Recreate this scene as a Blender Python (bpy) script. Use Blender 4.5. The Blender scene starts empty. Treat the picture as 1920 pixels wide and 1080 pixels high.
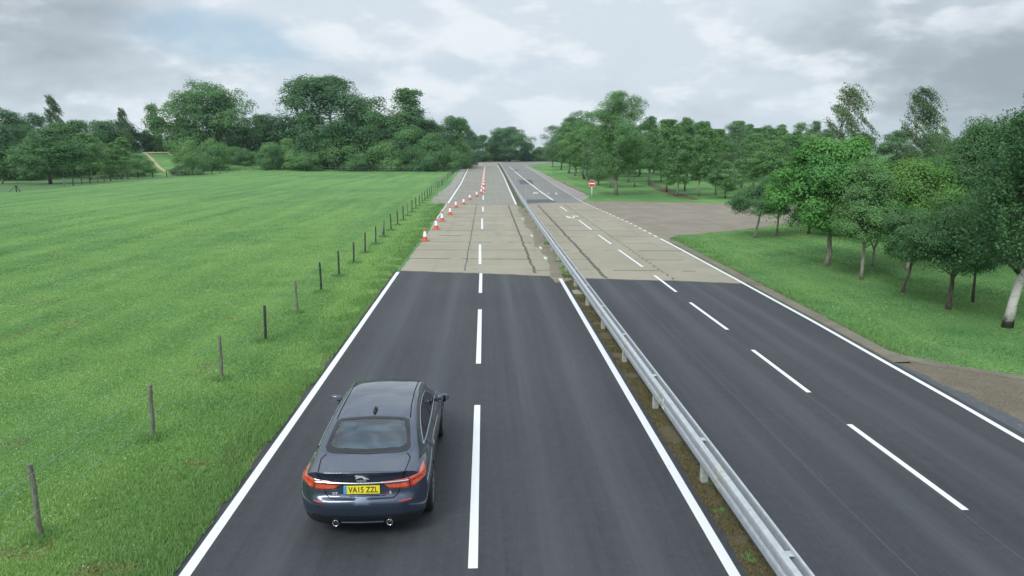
import bpy, bmesh, math, random
import numpy as np
from mathutils import Vector, Matrix
from mathutils.bvhtree import BVHTree

scene = bpy.context.scene
COL = scene.collection
R = math.radians

# ------------------------------------------------------------------ camera
F_PX, CAM_H, PITCH, YAW = 1370.0, 5.5, R(10.745), R(2.136)
cam_data = bpy.data.cameras.new("camera")
cam = bpy.data.objects.new("camera", cam_data)
COL.objects.link(cam)
cam.location = (0, 0, CAM_H)
cam.rotation_euler = (math.pi / 2 - PITCH, 0, -YAW)
cam_data.sensor_width = 36.0
cam_data.lens = 36.0 * F_PX / 1920.0
cam_data.clip_start = 0.1
cam_data.clip_end = 8000
scene.camera = cam

# ------------------------------------------------------------------ view, light
scene.view_settings.view_transform = 'Standard'
scene.view_settings.look = 'None'
scene.view_settings.exposure = 0.0
scene.view_settings.gamma = 1.0
scene.cycles.max_bounces = 10
scene.cycles.diffuse_bounces = 6
scene.cycles.transparent_max_bounces = 8
scene.cycles.use_denoising = True

SUN_EL, SUN_AZ = R(43), R(-150)          # azimuth from +Y towards +X
sd = bpy.data.lights.new("sun", 'SUN')
sd.energy = 2.4
sd.angle = R(20)
sd.color = (1.0, 0.985, 0.945)
sun = bpy.data.objects.new("sun", sd)
COL.objects.link(sun)
sdir = Vector((math.sin(SUN_AZ) * math.cos(SUN_EL), math.cos(SUN_AZ) * math.cos(SUN_EL), math.sin(SUN_EL)))
sun.rotation_euler = sdir.to_track_quat('Z', 'Y').to_euler()
sun.location = sdir * 50


class NT:
    """small helper to write node trees"""
    def __init__(s, tree):
        s.t = tree
        s.n = tree.nodes
        s.l = tree.links

    def node(s, typ, **kw):
        n = s.n.new(typ)
        for k, v in kw.items():
            setattr(n, k, v)
        return n

    def put(s, sock, v):
        if v is None:
            return
        if isinstance(v, bpy.types.NodeSocket):
            s.l.new(v, sock)
        else:
            if sock.type == 'RGBA' and isinstance(v, (tuple, list)) and len(v) == 3:
                v = (*v, 1.0)
            sock.default_value = v

    def math(s, op, a, b=None, c=None, clamp=False):
        n = s.node('ShaderNodeMath', operation=op, use_clamp=clamp)
        s.put(n.inputs[0], a)
        s.put(n.inputs[1], b)
        s.put(n.inputs[2], c)
        return n.outputs[0]

    def vmath(s, op, a, b=None):
        n = s.node('ShaderNodeVectorMath', operation=op)
        s.put(n.inputs[0], a)
        s.put(n.inputs[1], b)
        return n.outputs['Value'] if op in ('DOT_PRODUCT', 'LENGTH', 'DISTANCE') else n.outputs[0]

    def mix(s, f, a, b, blend='MIX'):
        n = s.node('ShaderNodeMix', data_type='RGBA', blend_type=blend)
        n.clamp_factor = True
        s.put(n.inputs[0], f)
        s.put(n.inputs[6], a)
        s.put(n.inputs[7], b)
        return n.outputs[2]

    def noise(s, vec, scale, detail=4.0, rough=0.55, dist=0.0, out='Fac'):
        n = s.node('ShaderNodeTexNoise')
        s.put(n.inputs['Vector'], vec)
        n.inputs['Scale'].default_value = scale
        n.inputs['Detail'].default_value = detail
        n.inputs['Roughness'].default_value = rough
        n.inputs['Distortion'].default_value = dist
        return n.outputs[out]

    def ramp(s, f, lo, hi, a=0.0, b=1.0):
        n = s.node('ShaderNodeMapRange', interpolation_type='SMOOTHSTEP')
        s.put(n.inputs[0], f)
        n.inputs[1].default_value = lo
        n.inputs[2].default_value = hi
        n.inputs[3].default_value = a
        n.inputs[4].default_value = b
        return n.outputs[0]

    def scalevec(s, vec, sc):
        return s.vmath('MULTIPLY', vec, sc)


world = bpy.data.worlds.new("World")
scene.world = world
world.use_nodes = True
w = NT(world.node_tree)
w.n.clear()
sky = w.node('ShaderNodeTexSky', sky_type='NISHITA')
sky.sun_disc = False
sky.sun_elevation = SUN_EL
sky.sun_rotation = SUN_AZ
sky.altitude = 50
sky.dust_density = 2.0
d = w.vmath('NORMALIZE', w.node('ShaderNodeTexCoord').outputs['Generated'])
sx = w.node('ShaderNodeSeparateXYZ')
w.l.new(d, sx.inputs[0])
zc = w.math('ADD', w.math('MAXIMUM', sx.outputs[2], 0.0), 0.13)
cv = w.node('ShaderNodeCombineXYZ')
w.put(cv.inputs[0], w.math('DIVIDE', sx.outputs[0], zc))
w.put(cv.inputs[1], w.math('MULTIPLY', w.math('DIVIDE', sx.outputs[1], zc), 1.0))
cvec = cv.outputs[0]
# clouds seen near the horizon: banks laid flat and wide; elevation matters more than distance
cv2 = w.node('ShaderNodeCombineXYZ')
w.put(cv2.inputs[0], w.math('MULTIPLY', w.math('ARCTAN2', sx.outputs[0], sx.outputs[1]), 1.0))
w.put(cv2.inputs[1], w.math('MULTIPLY', sx.outputs[2], 2.2))
bank = w.vmath('ADD', cv2.outputs[0], (3.1, 1.7, 0.4))
n_big = w.noise(bank, 2.3, 5, 0.52, 0.15)
n_mid = w.noise(w.vmath('ADD', bank, (7.3, 2.2, 0)), 5.5, 6, 0.55, 0.1)
n_puff = w.noise(w.vmath('ADD', bank, (1.3, 9.2, 0)), 9.0, 5, 0.5, 0.0)
n_hi = w.noise(cvec, 0.55, 6, 0.55, 0.2)


def sky_spot(az, el, wd_az, wd_el):
    """soft factor round a compass direction of the sky"""
    a = w.math('DIVIDE', w.math('SUBTRACT', w.math('ARCTAN2', sx.outputs[0], sx.outputs[1]), R(az)), R(wd_az))
    e = w.math('DIVIDE', w.math('SUBTRACT', w.math('ARCSINE', sx.outputs[2]), R(el)), R(wd_el))
    q = w.math('ADD', w.math('MULTIPLY', a, a), w.math('MULTIPLY', e, e))
    return w.math('EXPONENT', w.math('MULTIPLY', q, -1.0))


shade = w.math('ADD', w.math('MULTIPLY', n_big, 0.58), w.math('MULTIPLY', n_mid, 0.42))
storm = w.math('ADD', sky_spot(-31, 8.5, 11, 5), w.math('MULTIPLY', sky_spot(36, 6, 14, 9), 1.0))
storm = w.math('SUBTRACT', storm, w.math('MULTIPLY', sky_spot(3, 9, 15, 8), 0.35))
shade = w.math('SUBTRACT', shade, w.math('MULTIPLY', storm, 0.24))
cl = w.mix(w.ramp(shade, 0.25, 0.53), (0.355, 0.415, 0.47), (0.68, 0.76, 0.84))
puff = w.math('MULTIPLY', w.ramp(w.math('ADD', n_puff, w.math('MULTIPLY', n_mid, 0.6)), 0.76, 0.92), w.ramp(shade, 0.30, 0.46))
cl = w.mix(w.math('MULTIPLY', puff, 0.85), cl, (0.87, 0.92, 0.97))
blue_gap = w.math('MULTIPLY', w.ramp(w.math('SUBTRACT', w.math('ADD',
              w.math('MULTIPLY', sky_spot(-19, 8.0, 7.5, 2.4), 0.62),
              w.math('ADD', w.math('MULTIPLY', sky_spot(23, 12.6, 8, 1.8), 0.60), w.math('ADD', w.math('MULTIPLY', sky_spot(2, 6.5, 5, 2.0), 0.36), w.math('MULTIPLY', sky_spot(-8, 5.2, 12, 3.0), 0.34)))), n_mid), -0.24, 0.20), 0.72)
skyc = w.mix(1.0, sky.outputs[0], (0.10, 0.10, 0.10), 'MULTIPLY')
bluec = w.mix(0.6, skyc, (0.47, 0.70, 0.88))
cloudcol = w.mix(blue_gap, cl, bluec)
# an overcast sky is brightest overhead
zen = w.ramp(sx.outputs[2], 0.22, 0.9, 1.0, 1.7)
zc2 = w.node('ShaderNodeCombineColor')
for i in range(3):
    w.put(zc2.inputs[i], zen)
full = w.mix(1.0, cloudcol, zc2.outputs[0], 'MULTIPLY')
full = w.mix(w.math('MULTIPLY', w.ramp(n_hi, 0.60, 0.75), w.ramp(sx.outputs[2], 0.25, 0.5)), full, skyc)
bg = w.node('ShaderNodeBackground')
w.l.new(full, bg.inputs[0])
bg.inputs[1].default_value = 1.0
wo = w.node('ShaderNodeOutputWorld')
w.l.new(bg.outputs[0], wo.inputs[0])

# ------------------------------------------------------------------ helpers
FW = np.array([math.sin(YAW) * math.cos(PITCH), math.cos(YAW) * math.cos(PITCH), -math.sin(PITCH)])
RT = np.array([math.cos(YAW), -math.sin(YAW), 0.0])
UP = np.array([math.sin(YAW) * math.sin(PITCH), math.cos(YAW) * math.sin(PITCH), math.cos(PITCH)])


def ray(px, py):
    return FW * F_PX + RT * (px - 960.0) + UP * (540.0 - py)


def G(px, py, h=0.0):
    """a point of the photograph on the ground (or on a level h)"""
    v = ray(px, py)
    k = (h - CAM_H) / v[2]
    return (v[0] * k, v[1] * k)


def zat(px, py, xy):
    """height of a point of the photograph standing at ground distance of xy"""
    v = ray(px, py)
    k = math.hypot(*xy) / math.hypot(v[0], v[1])
    return CAM_H + v[2] * k


def depth(xy):
    return float(np.dot(np.array([xy[0], xy[1], -CAM_H]), FW))


def lin(r, g, b):
    return tuple(((c / 255.0) / 12.92 if c <= 10 else (((c / 255.0) + 0.055) / 1.055) ** 2.4) for c in (r, g, b))


def tag(o, label=None, cat=None, group=None, kind=None):
    if label:
        o['label'] = label
    if cat:
        o['category'] = cat
    if group:
        o['group'] = group
    if kind:
        o['kind'] = kind
    return o


def empty(name, loc=(0, 0, 0), rz=0.0):
    o = bpy.data.objects.new(name, None)
    o.location = loc
    o.rotation_euler = (0, 0, rz)
    COL.objects.link(o)
    return o


def mesh_obj(name, verts, faces, mat=None, parent=None, smooth=False):
    me = bpy.data.meshes.new(name)
    me.from_pydata([tuple(map(float, v)) for v in verts], [], [tuple(map(int, f)) for f in faces])
    me.update()
    if mat:
        me.materials.append(mat)
    if smooth:
        me.polygons.foreach_set('use_smooth', [True] * len(me.polygons))
    o = bpy.data.objects.new(name, me)
    COL.objects.link(o)
    if parent:
        o.parent = parent
    return o


def fast_mesh(name, verts, nper, mat=None, tint=None, smooth=False):
    """mesh of many separate faces, nper corners each, verts (n*nper,3)"""
    verts = np.ascontiguousarray(verts, dtype=np.float32)
    nv = len(verts)
    nf = nv // nper
    me = bpy.data.meshes.new(name)
    me.vertices.add(nv)
    me.vertices.foreach_set('co', verts.ravel())
    me.loops.add(nv)
    me.loops.foreach_set('vertex_index', np.arange(nv, dtype=np.int32))
    me.polygons.add(nf)
    me.polygons.foreach_set('loop_start', np.arange(0, nv, nper, dtype=np.int32))
    me.update(calc_edges=True)
    if tint is not None:
        a = me.attributes.new('tint', 'FLOAT', 'POINT')
        a.data.foreach_set('value', np.repeat(np.asarray(tint, dtype=np.float32), nper))
    if mat:
        me.materials.append(mat)
    return me


def link_mesh(name, me, parent=None):
    o = bpy.data.objects.new(name, me)
    COL.objects.link(o)
    if parent:
        o.parent = parent
    return o


class MB:
    """collects simple shapes into one mesh"""
    def __init__(s):
        s.v, s.f = [], []

    def add(s, v, f):
        o = len(s.v)
        s.v += [tuple(map(float, p)) for p in v]
        s.f += [tuple(int(i) + o for i in q) for q in f]

    def box(s, c, size, rot=None, bevel=0.0):
        hx, hy, hz = size[0] / 2, size[1] / 2, size[2] / 2
        if bevel > 0:
            b = min(bevel, hx * .95, hy * .95, hz * .95)
            vs = []
            for sxx in (-1, 1):
                for syy in (-1, 1):
                    for szz in (-1, 1):
                        vs += [(sxx * (hx - b), syy * (hy - b), szz * hz), (sxx * (hx - b), syy * hy, szz * (hz - b)),
                               (sxx * hx, syy * (hy - b), szz * (hz - b))]
            bm = bmesh.new()
            for v in vs:
                bm.verts.new(v)
            bmesh.ops.convex_hull(bm, input=bm.verts)
            bm.verts.index_update()
            v = [Vector(x.co) for x in bm.verts]
            f = [[q.index for q in x.verts] for x in bm.faces]
            bm.free()
        else:
            v = [Vector((x, y, z)) for x in (-hx, hx) for y in (-hy, hy) for z in (-hz, hz)]
            f = [(0, 1, 3, 2), (4, 6, 7, 5), (0, 4, 5, 1), (2, 3, 7, 6), (0, 2, 6, 4), (1, 5, 7, 3)]
        if rot is not None:
            v = [rot @ q for q in v]
        s.add([q + Vector(c) for q in v], f)

    def tube(s, pts, rad, n=8, cap=True):
        pts = [Vector(p) for p in pts]
        if not hasattr(rad, '__len__'):
            rad = [rad] * len(pts)
        base = len(s.v)
        ref = None
        for i, p in enumerate(pts):
            t = (pts[min(i + 1, len(pts) - 1)] - pts[max(i - 1, 0)]).normalized()
            if ref is None:
                ref = Vector((1, 0, 0)) if abs(t.x) < 0.8 else Vector((0, 1, 0))
            u = (ref - t * ref.dot(t)).normalized()
            ref = u
            v = t.cross(u)
            for k in range(n):
                a = 2 * math.pi * k / n
                s.v.append(tuple(p + (u * math.cos(a) + v * math.sin(a)) * rad[i]))
        for i in range(len(pts) - 1):
            for k in range(n):
                a, b = base + i * n + k, base + i * n + (k + 1) % n
                s.f.append((a, b, b + n, a + n))
        if cap:
            s.f.append(tuple(base + k for k in reversed(range(n))))
            e = base + (len(pts) - 1) * n
            s.f.append(tuple(e + k for k in range(n)))

    def lathe(s, prof, n=20, axis='z', c=(0, 0, 0)):
        base = len(s.v)
        for (r, h) in prof:
            for k in range(n):
                a = 2 * math.pi * k / n
                x, y = r * math.cos(a), r * math.sin(a)
                p = (x, y, h) if axis == 'z' else (h, x, y)
                s.v.append((p[0] + c[0], p[1] + c[1], p[2] + c[2]))
        for i in range(len(prof) - 1):
            for k in range(n):
                a, b = base + i * n + k, base + i * n + (k + 1) % n
                s.f.append((a, b, b + n, a + n))

    def sweep(s, path, prof, closed=False):
        """profile (list of (lateral, z)) swept along a ground path of (x, y)"""
        base = len(s.v)
        m = len(prof)
        for i, p in enumerate(path):
            a, b = path[max(i - 1, 0)], path[min(i + 1, len(path) - 1)]
            t = Vector((b[0] - a[0], b[1] - a[1])).normalized()
            nx, ny = t.y, -t.x
            for (l, z) in prof:
                s.v.append((p[0] + nx * l, p[1] + ny * l, z))
        for i in range(len(path) - 1):
            for k in range(m if closed else m - 1):
                a, b = base + i * m + k, base + i * m + (k + 1) % m
                s.f.append((a, a + m, b + m, b))

    def build(s, name, mat=None, parent=None, smooth=False):
        return mesh_obj(name, s.v, s.f, mat, parent, smooth)


def poly_sheet(name, pts, z, mat, kind='structure', parent=None):
    bm = bmesh.new()
    vs = [bm.verts.new((p[0], p[1], z)) for p in pts]
    f = bm.faces.new(vs)
    f.normal_update()
    if f.normal.z < 0:
        f.normal_flip()
    bmesh.ops.triangulate(bm, faces=bm.faces[:])
    me = bpy.data.meshes.new(name)
    bm.to_mesh(me)
    bm.free()
    me.materials.append(mat)
    o = link_mesh(name, me, parent)
    if kind:
        o['kind'] = kind
    return o


def resample(path, step):
    out = [tuple(path[0])]
    for a, b in zip(path[:-1], path[1:]):
        L = math.dist(a, b)
        n = max(1, int(round(L / step)))
        for i in range(1, n + 1):
            out.append(tuple(a[k] + (b[k] - a[k]) * i / n for k in range(len(a))))
    return out


def path_len(path):
    acc = [0.0]
    for a, b in zip(path[:-1], path[1:]):
        acc.append(acc[-1] + math.dist(a, b))
    return acc


def along(path, acc, dist):
    dist = min(max(dist, 0.0), acc[-1])
    for i in range(len(path) - 1):
        if dist <= acc[i + 1]:
            t = (dist - acc[i]) / max(acc[i + 1] - acc[i], 1e-9)
            return tuple(path[i][k] + (path[i + 1][k] - path[i][k]) * t for k in range(len(path[0])))
    return tuple(path[-1])


def ragged(pts, amp, step, seed):
    """roughen a closed outline"""
    rg = random.Random(seed)
    out = []
    for p in resample(list(pts) + [pts[0]], step)[:-1]:
        out.append((p[0] + rg.uniform(-amp, amp), p[1] + rg.uniform(-amp, amp)))
    return out

# ------------------------------------------------------------------ materials
def new_mat(name):
    m = bpy.data.materials.new(name)
    m.use_nodes = True
    t = NT(m.node_tree)
    b = next(n for n in t.n if n.type == 'BSDF_PRINCIPLED')
    return m, t, b


def plain(name, col, rough=0.5, metal=0.0, spec=0.5, coat=0.0, noise=0.0, nscale=20.0, emis=None):
    m, t, b = new_mat(name)
    c = (*col, 1.0)
    if noise > 0:
        co = t.node('ShaderNodeTexCoord').outputs['Object']
        n = t.noise(co, nscale, 5, 0.6)
        lo = tuple(x * (1 - noise) for x in col)
        hi = tuple(min(1, x * (1 + noise)) for x in col)
        t.put(b.inputs['Base Color'], t.mix(t.ramp(n, 0.3, 0.7), lo, hi))
    else:
        b.inputs['Base Color'].default_value = c
    b.inputs['Roughness'].default_value = rough
    b.inputs['Metallic'].default_value = metal
    b.inputs['Specular IOR Level'].default_value = spec
    b.inputs['Coat Weight'].default_value = coat
    b.inputs['Coat Roughness'].default_value = 0.04
    if emis:
        b.inputs['Emission Color'].default_value = (*emis[0], 1)
        b.inputs['Emission Strength'].default_value = emis[1]
    return m


def bump(t, b, h, strength, dist=0.02):
    n = t.node('ShaderNodeBump')
    n.inputs['Strength'].default_value = strength
    n.inputs['Distance'].default_value = dist
    t.put(n.inputs['Height'], h)
    t.l.new(n.outputs[0], b.inputs['Normal'])


def asphalt_mat(name, c_lo, c_hi, streak=0.35, grit=0.25, rough=0.72, tracks=None):
    m, t, b = new_mat(name)
    co = t.node('ShaderNodeTexCoord').outputs['Object']
    lng = t.noise(t.scalevec(co, (2.6, 0.05, 1)), 1.0, 8, 0.68)       # streaks along the driving direction
    lng2 = t.noise(t.scalevec(co, (11.0, 0.16, 1)), 1.0, 6, 0.65)
    big = t.noise(co, 0.16, 5, 0.55)
    fine = t.noise(co, 45, 3, 0.7)
    spk = t.noise(co, 190, 2, 0.6)
    f = t.math('ADD', t.math('MULTIPLY', lng, streak), t.math('MULTIPLY', lng2, streak * 0.5))
    f = t.math('ADD', f, t.math('MULTIPLY', big, 0.45))
    f = t.math('ADD', f, t.math('MULTIPLY', fine, grit))
    f = t.math('ADD', f, t.math('MULTIPLY', spk, grit * 0.7))
    f = t.math('ADD', f, t.math('MULTIPLY', t.noise(co, 5.0, 6, 0.75), 0.45))
    tot = streak * 1.5 + 0.90 + grit * 1.7
    base = t.mix(t.ramp(f, tot * 0.38, tot * 0.62), c_lo, c_hi)
    if tracks:
        sp = t.node('ShaderNodeSeparateXYZ')
        t.l.new(co, sp.inputs[0])
        tr = None
        for x0, wd in tracks:
            a = t.math('DIVIDE', t.math('SUBTRACT', sp.outputs[0], x0), wd)
            g = t.math('EXPONENT', t.math('MULTIPLY', t.math('MULTIPLY', a, a), -1.0))
            tr = g if tr is None else t.math('ADD', tr, g)
        tr = t.math('MULTIPLY', tr, t.math('ADD', t.math('MULTIPLY', lng, 0.9), -0.05), clamp=True)
        base = t.mix(tr, base, tuple(min(1, c * 1.35) for c in c_hi))
    stone = t.ramp(t.noise(co, 75, 2, 0.5), 0.69, 0.75)
    base = t.mix(t.math('MULTIPLY', stone, 0.45), base, tuple(min(1, c * 3.2) for c in c_hi))
    t.put(b.inputs['Base Color'], base)
    b.inputs['Roughness'].default_value = rough
    b.inputs['Specular IOR Level'].default_value = 0.35
    bump(t, b, t.math('ADD', fine, spk), 0.35, 0.006)
    return m


def concrete_mat(name, cols, scale=1.0):
    m, t, b = new_mat(name)
    co = t.node('ShaderNodeTexCoord').outputs['Object']
    a = t.noise(co, 0.28 * scale, 6, 0.6, 0.4)
    s = t.noise(t.scalevec(co, (0.5, 2.2, 1)), 0.7 * scale, 6, 0.65)
    lng = t.noise(t.scalevec(co, (2.2, 0.08, 1)), 0.8, 5, 0.6)
    f = t.noise(co, 24, 4, 0.7)
    base = t.mix(t.ramp(a, 0.3, 0.7), cols[0], cols[1])
    base = t.mix(t.math('MULTIPLY', t.ramp(s, 0.48, 0.72), 0.35), base, cols[2])
    base = t.mix(t.math('MULTIPLY', t.ramp(lng, 0.5, 0.75), 0.4), base, tuple(c * 0.75 for c in cols[0]))
    base = t.mix(t.math('MULTIPLY', f, 0.3), base, tuple(c * 0.7 for c in cols[0]))
    spots = t.ramp(t.noise(co, 3.1, 3, 0.5), 0.66, 0.74)
    base = t.mix(t.math('MULTIPLY', spots, 0.35), base, tuple(c * 0.55 for c in cols[2]))
    t.put(b.inputs['Base Color'], base)
    b.inputs['Roughness'].default_value = 0.85
    b.inputs['Specular IOR Level'].default_value = 0.3
    bump(t, b, f, 0.3, 0.01)
    return m


def soil_mat(name, c0, c1, c2, sc=1.0):
    m, t, b = new_mat(name)
    co = t.node('ShaderNodeTexCoord').outputs['Object']
    a = t.noise(co, 0.9 * sc, 6, 0.65)
    f = t.noise(co, 28 * sc, 4, 0.7)
    base = t.mix(t.ramp(a, 0.35, 0.68), c0, c1)
    base = t.mix(t.ramp(f, 0.42, 0.68), base, c2)
    t.put(b.inputs['Base Color'], base)
    b.inputs['Roughness'].default_value = 0.9
    b.inputs['Specular IOR Level'].default_value = 0.2
    bump(t, b, f, 0.8, 0.03)
    return m


def paint_mat(name, col=(0.74, 0.76, 0.78), wear=0.25):
    m, t, b = new_mat(name)
    co = t.node('ShaderNodeTexCoord').outputs['Object']
    n = t.noise(co, 6, 6, 0.75)
    n2 = t.noise(co, 55, 3, 0.7)
    k = t.ramp(t.math('ADD', n, t.math('MULTIPLY', n2, 0.5)), 0.88, 1.0)
    t.put(b.inputs['Base Color'], t.mix(t.math('MULTIPLY', k, wear * 2), col, tuple(c * 0.45 for c in col)))
    b.inputs['Roughness'].default_value = 0.6
    return m


def grass_ground_mat():
    m, t, b = new_mat("meadow_turf")
    co = t.node('ShaderNodeTexCoord').outputs['Object']
    big = t.noise(co, 0.045, 5, 0.55, 0.5)
    rows = t.noise(t.scalevec(t.vmath('ADD', co, t.scalevec(t.noise(co, 0.05, 2, 0.5, 0, 'Color'), (4, 4, 0))), (0.55, 0.028, 1)), 1.0, 5, 0.62)
    mid = t.noise(co, 0.55, 6, 0.65)
    fine = t.noise(co, 7.5, 4, 0.75)
    f = t.math('ADD', t.math('MULTIPLY', big, 0.32), t.math('MULTIPLY', rows, 0.42))
    f = t.math('ADD', f, t.math('MULTIPLY', mid, 0.26))
    base = t.mix(t.ramp(f, 0.38, 0.62), GR_LO, GR_HI)
    base = t.mix(t.math('MULTIPLY', t.ramp(fine, 0.38, 0.62), 0.45), base, tuple(c * 0.55 for c in GR_LO))
    dry = t.ramp(t.noise(t.vmath('ADD', co, (31, 7, 0)), 0.33, 5, 0.6), 0.66, 0.78)
    base = t.mix(t.math('MULTIPLY', dry, 0.5), base, (0.15, 0.17, 0.05))
    t.put(b.inputs['Base Color'], base)
    b.inputs['Roughness'].default_value = 0.9
    b.inputs['Specular IOR Level'].default_value = 0.15
    bump(t, b, t.math('ADD', fine, mid), 0.9, 0.06)
    return m


def leaf_mat(name, dark, light, trans=0.28, rand=0.25, rough=0.55):
    m = bpy.data.materials.new(name)
    m.use_nodes = True
    t = NT(m.node_tree)
    t.n.clear()
    at = t.node('ShaderNodeAttribute', attribute_name='tint')
    oi = t.node('ShaderNodeObjectInfo')
    f = t.math('ADD', at.outputs['Fac'], t.math('MULTIPLY', t.math('SUBTRACT', oi.outputs['Random'], 0.5), rand * 2), clamp=True)
    base = t.mix(f, dark, light)
    pb = t.node('ShaderNodeBsdfPrincipled')
    t.put(pb.inputs['Base Color'], base)
    pb.inputs['Roughness'].default_value = rough
    pb.inputs['Specular IOR Level'].default_value = 0.3
    tr = t.node('ShaderNodeBsdfTranslucent')
    t.put(tr.inputs[0], t.mix(1.0, base, (1.25, 1.15, 0.6), 'MULTIPLY'))
    ms = t.node('ShaderNodeMixShader')
    ms.inputs[0].default_value = trans
    t.l.new(pb.outputs[0], ms.inputs[1])
    t.l.new(tr.outputs[0], ms.inputs[2])
    o = t.node('ShaderNodeOutputMaterial')
    t.l.new(ms.outputs[0], o.inputs[0])
    return m


def bark_mat(name, c0, c1, sc=6.0, bands=False):
    m, t, b = new_mat(name)
    co = t.node('ShaderNodeTexCoord').outputs['Object']
    a = t.noise(t.scalevec(co, (3, 3, 0.7) if not bands else (1, 1, 4.0)), sc, 5, 0.7)
    k = t.ramp(a, 0.40, 0.62) if not bands else t.ramp(a, 0.56, 0.66)
    base = t.mix(k, c0, c1)
    if bands:
        sp = t.node('ShaderNodeSeparateXYZ')
        t.l.new(co, sp.inputs[0])
        foot = t.ramp(t.math('SUBTRACT', sp.outputs[2], t.math('MULTIPLY', t.noise(co, 5, 4, 0.6), 0.6)), -0.12, 0.12)
        base = t.mix(foot, (0.06, 0.055, 0.05), base)
    t.put(b.inputs['Base Color'], base)
    b.inputs['Roughness'].default_value = 0.9
    b.inputs['Specular IOR Level'].default_value = 0.2
    bump(t, b, a, 0.7, 0.03)
    return m


GR_LO, GR_HI = (0.080, 0.198, 0.066), (0.178, 0.318, 0.095)
M = {}
M['turf'] = grass_ground_mat()
M['asphalt'] = asphalt_mat("new_asphalt", (0.022, 0.026, 0.032), (0.054, 0.059, 0.065), streak=0.6, grit=0.6, tracks=[(-2.9, .3), (-1.2, .3), (0.9, .22), (2.2, .25), (5.1, .2), (6.6, .25), (8.4, .2), (9.4, .2)])
M['asphalt_old'] = asphalt_mat("worn_asphalt", (0.180, 0.175, 0.148), (0.245, 0.238, 0.203), streak=0.5, grit=0.2)
M['asphalt_old_right'] = asphalt_mat("weathered_asphalt", (0.145, 0.147, 0.136), (0.205, 0.206, 0.190), streak=0.5, grit=0.2)
M['asphalt_patch'] = asphalt_mat("dark_patch", (0.055, 0.066, 0.078), (0.09, 0.10, 0.115), streak=0.2)
M['concrete'] = concrete_mat("road_concrete", [(0.262, 0.246, 0.186), (0.312, 0.295, 0.228), (0.352, 0.333, 0.264)])
M['apron'] = concrete_mat("apron_concrete", [(0.195, 0.172, 0.135), (0.255, 0.228, 0.182), (0.165, 0.14, 0.105)], 1.6)
M['kerb'] = concrete_mat("kerb_concrete", [(0.14, 0.128, 0.098), (0.205, 0.19, 0.15), (0.11, 0.10, 0.07)], 3)
M['joint'] = plain("joint_tar", (0.10, 0.092, 0.07), 0.9, noise=0.45, nscale=3)
M['gravel'] = soil_mat("gravel", (0.20, 0.185, 0.175), (0.28, 0.26, 0.25), (0.36, 0.335, 0.32))
M['dirt'] = soil_mat("dirt", (0.105, 0.092, 0.068), (0.155, 0.135, 0.10), (0.21, 0.185, 0.14))
M['edge_soil'] = soil_mat("edge_soil", (0.085, 0.075, 0.045), (0.13, 0.115, 0.06), (0.10, 0.12, 0.05))
M['median'] = soil_mat("median_soil", (0.060, 0.052, 0.028), (0.095, 0.085, 0.048), (0.15, 0.125, 0.072), 1.3)
M['track'] = soil_mat("track_earth", (0.33, 0.29, 0.18), (0.42, 0.37, 0.23), (0.36, 0.33, 0.20))
M['paint'] = paint_mat("road_paint", (0.66, 0.68, 0.695), 0.5)
M['paint_old'] = paint_mat("worn_road_paint", (0.62, 0.64, 0.64), 0.6)
M['wood'] = bark_mat("weathered_wood", (0.028, 0.032, 0.034), (0.062, 0.066, 0.066), 8)
M['wood_pale'] = bark_mat("pale_wood", (0.12, 0.13, 0.10), (0.20, 0.21, 0.165), 8)
M['wire'] = plain("wire", (0.32, 0.34, 0.32), 0.5, 0.4)
M['galv'] = plain("galvanised_steel", (0.42, 0.45, 0.475), 0.5, 0.3, noise=0.10, nscale=9)
M['galv_dull'] = plain("dull_galvanised_steel", (0.40, 0.42, 0.38), 0.6, 0.2, noise=0.18, nscale=14)
M['white_plastic'] = plain("white_sleeve", (0.78, 0.80, 0.82), 0.45)
M['orange'] = plain("cone_orange", (0.54, 0.085, 0.035), 0.5, noise=0.12, nscale=20)
M['sign_red'] = plain("sign_red", (0.52, 0.025, 0.03), 0.4)
M['sign_white'] = plain("sign_white", (0.78, 0.78, 0.76), 0.4)
M['sign_grey'] = plain("sign_grey", (0.36, 0.38, 0.40), 0.5)
M['sign_yellow'] = plain("sign_yellow", (0.48, 0.27, 0.05), 0.5)
M['clover'] = plain("clover_white", (0.40, 0.47, 0.30), 0.8)
M['yellow_flower'] = plain("petal_yellow", (0.6, 0.50, 0.05), 0.7)
M['grass_blade'] = leaf_mat("grass_blade", (0.082, 0.218, 0.084), (0.285, 0.455, 0.160), 0.38, 0.0, 0.6)
M['dry_blade'] = leaf_mat("dry_blade", (0.09, 0.085, 0.035), (0.20, 0.17, 0.085), 0.2, 0.0, 0.8)
M['bark'] = bark_mat("bark_brown", (0.075, 0.065, 0.052), (0.15, 0.135, 0.11))
M['bark_pale'] = bark_mat("bark_pale", (0.19, 0.18, 0.145), (0.32, 0.31, 0.26))
M['bark_birch'] = bark_mat("bark_birch", (0.52, 0.51, 0.48), (0.10, 0.095, 0.09), 3.0, True)
M['rough_turf'] = soil_mat("rough_turf", (0.055, 0.135, 0.052), (0.085, 0.175, 0.060), (0.105, 0.175, 0.062), 0.5)
M['straw_blade'] = leaf_mat("straw_blade", (0.17, 0.18, 0.07), (0.33, 0.31, 0.15), 0.3, 0.0, 0.8)

# ------------------------------------------------------------------ ground, roads, markings
ground = mesh_obj("ground", [(-2500, -300, 0), (2500, -300, 0), (2500, 4000, 0), (-2500, 4000, 0)], [(0, 1, 2, 3)], M['turf'])
ground['kind'] = 'structure'

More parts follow.
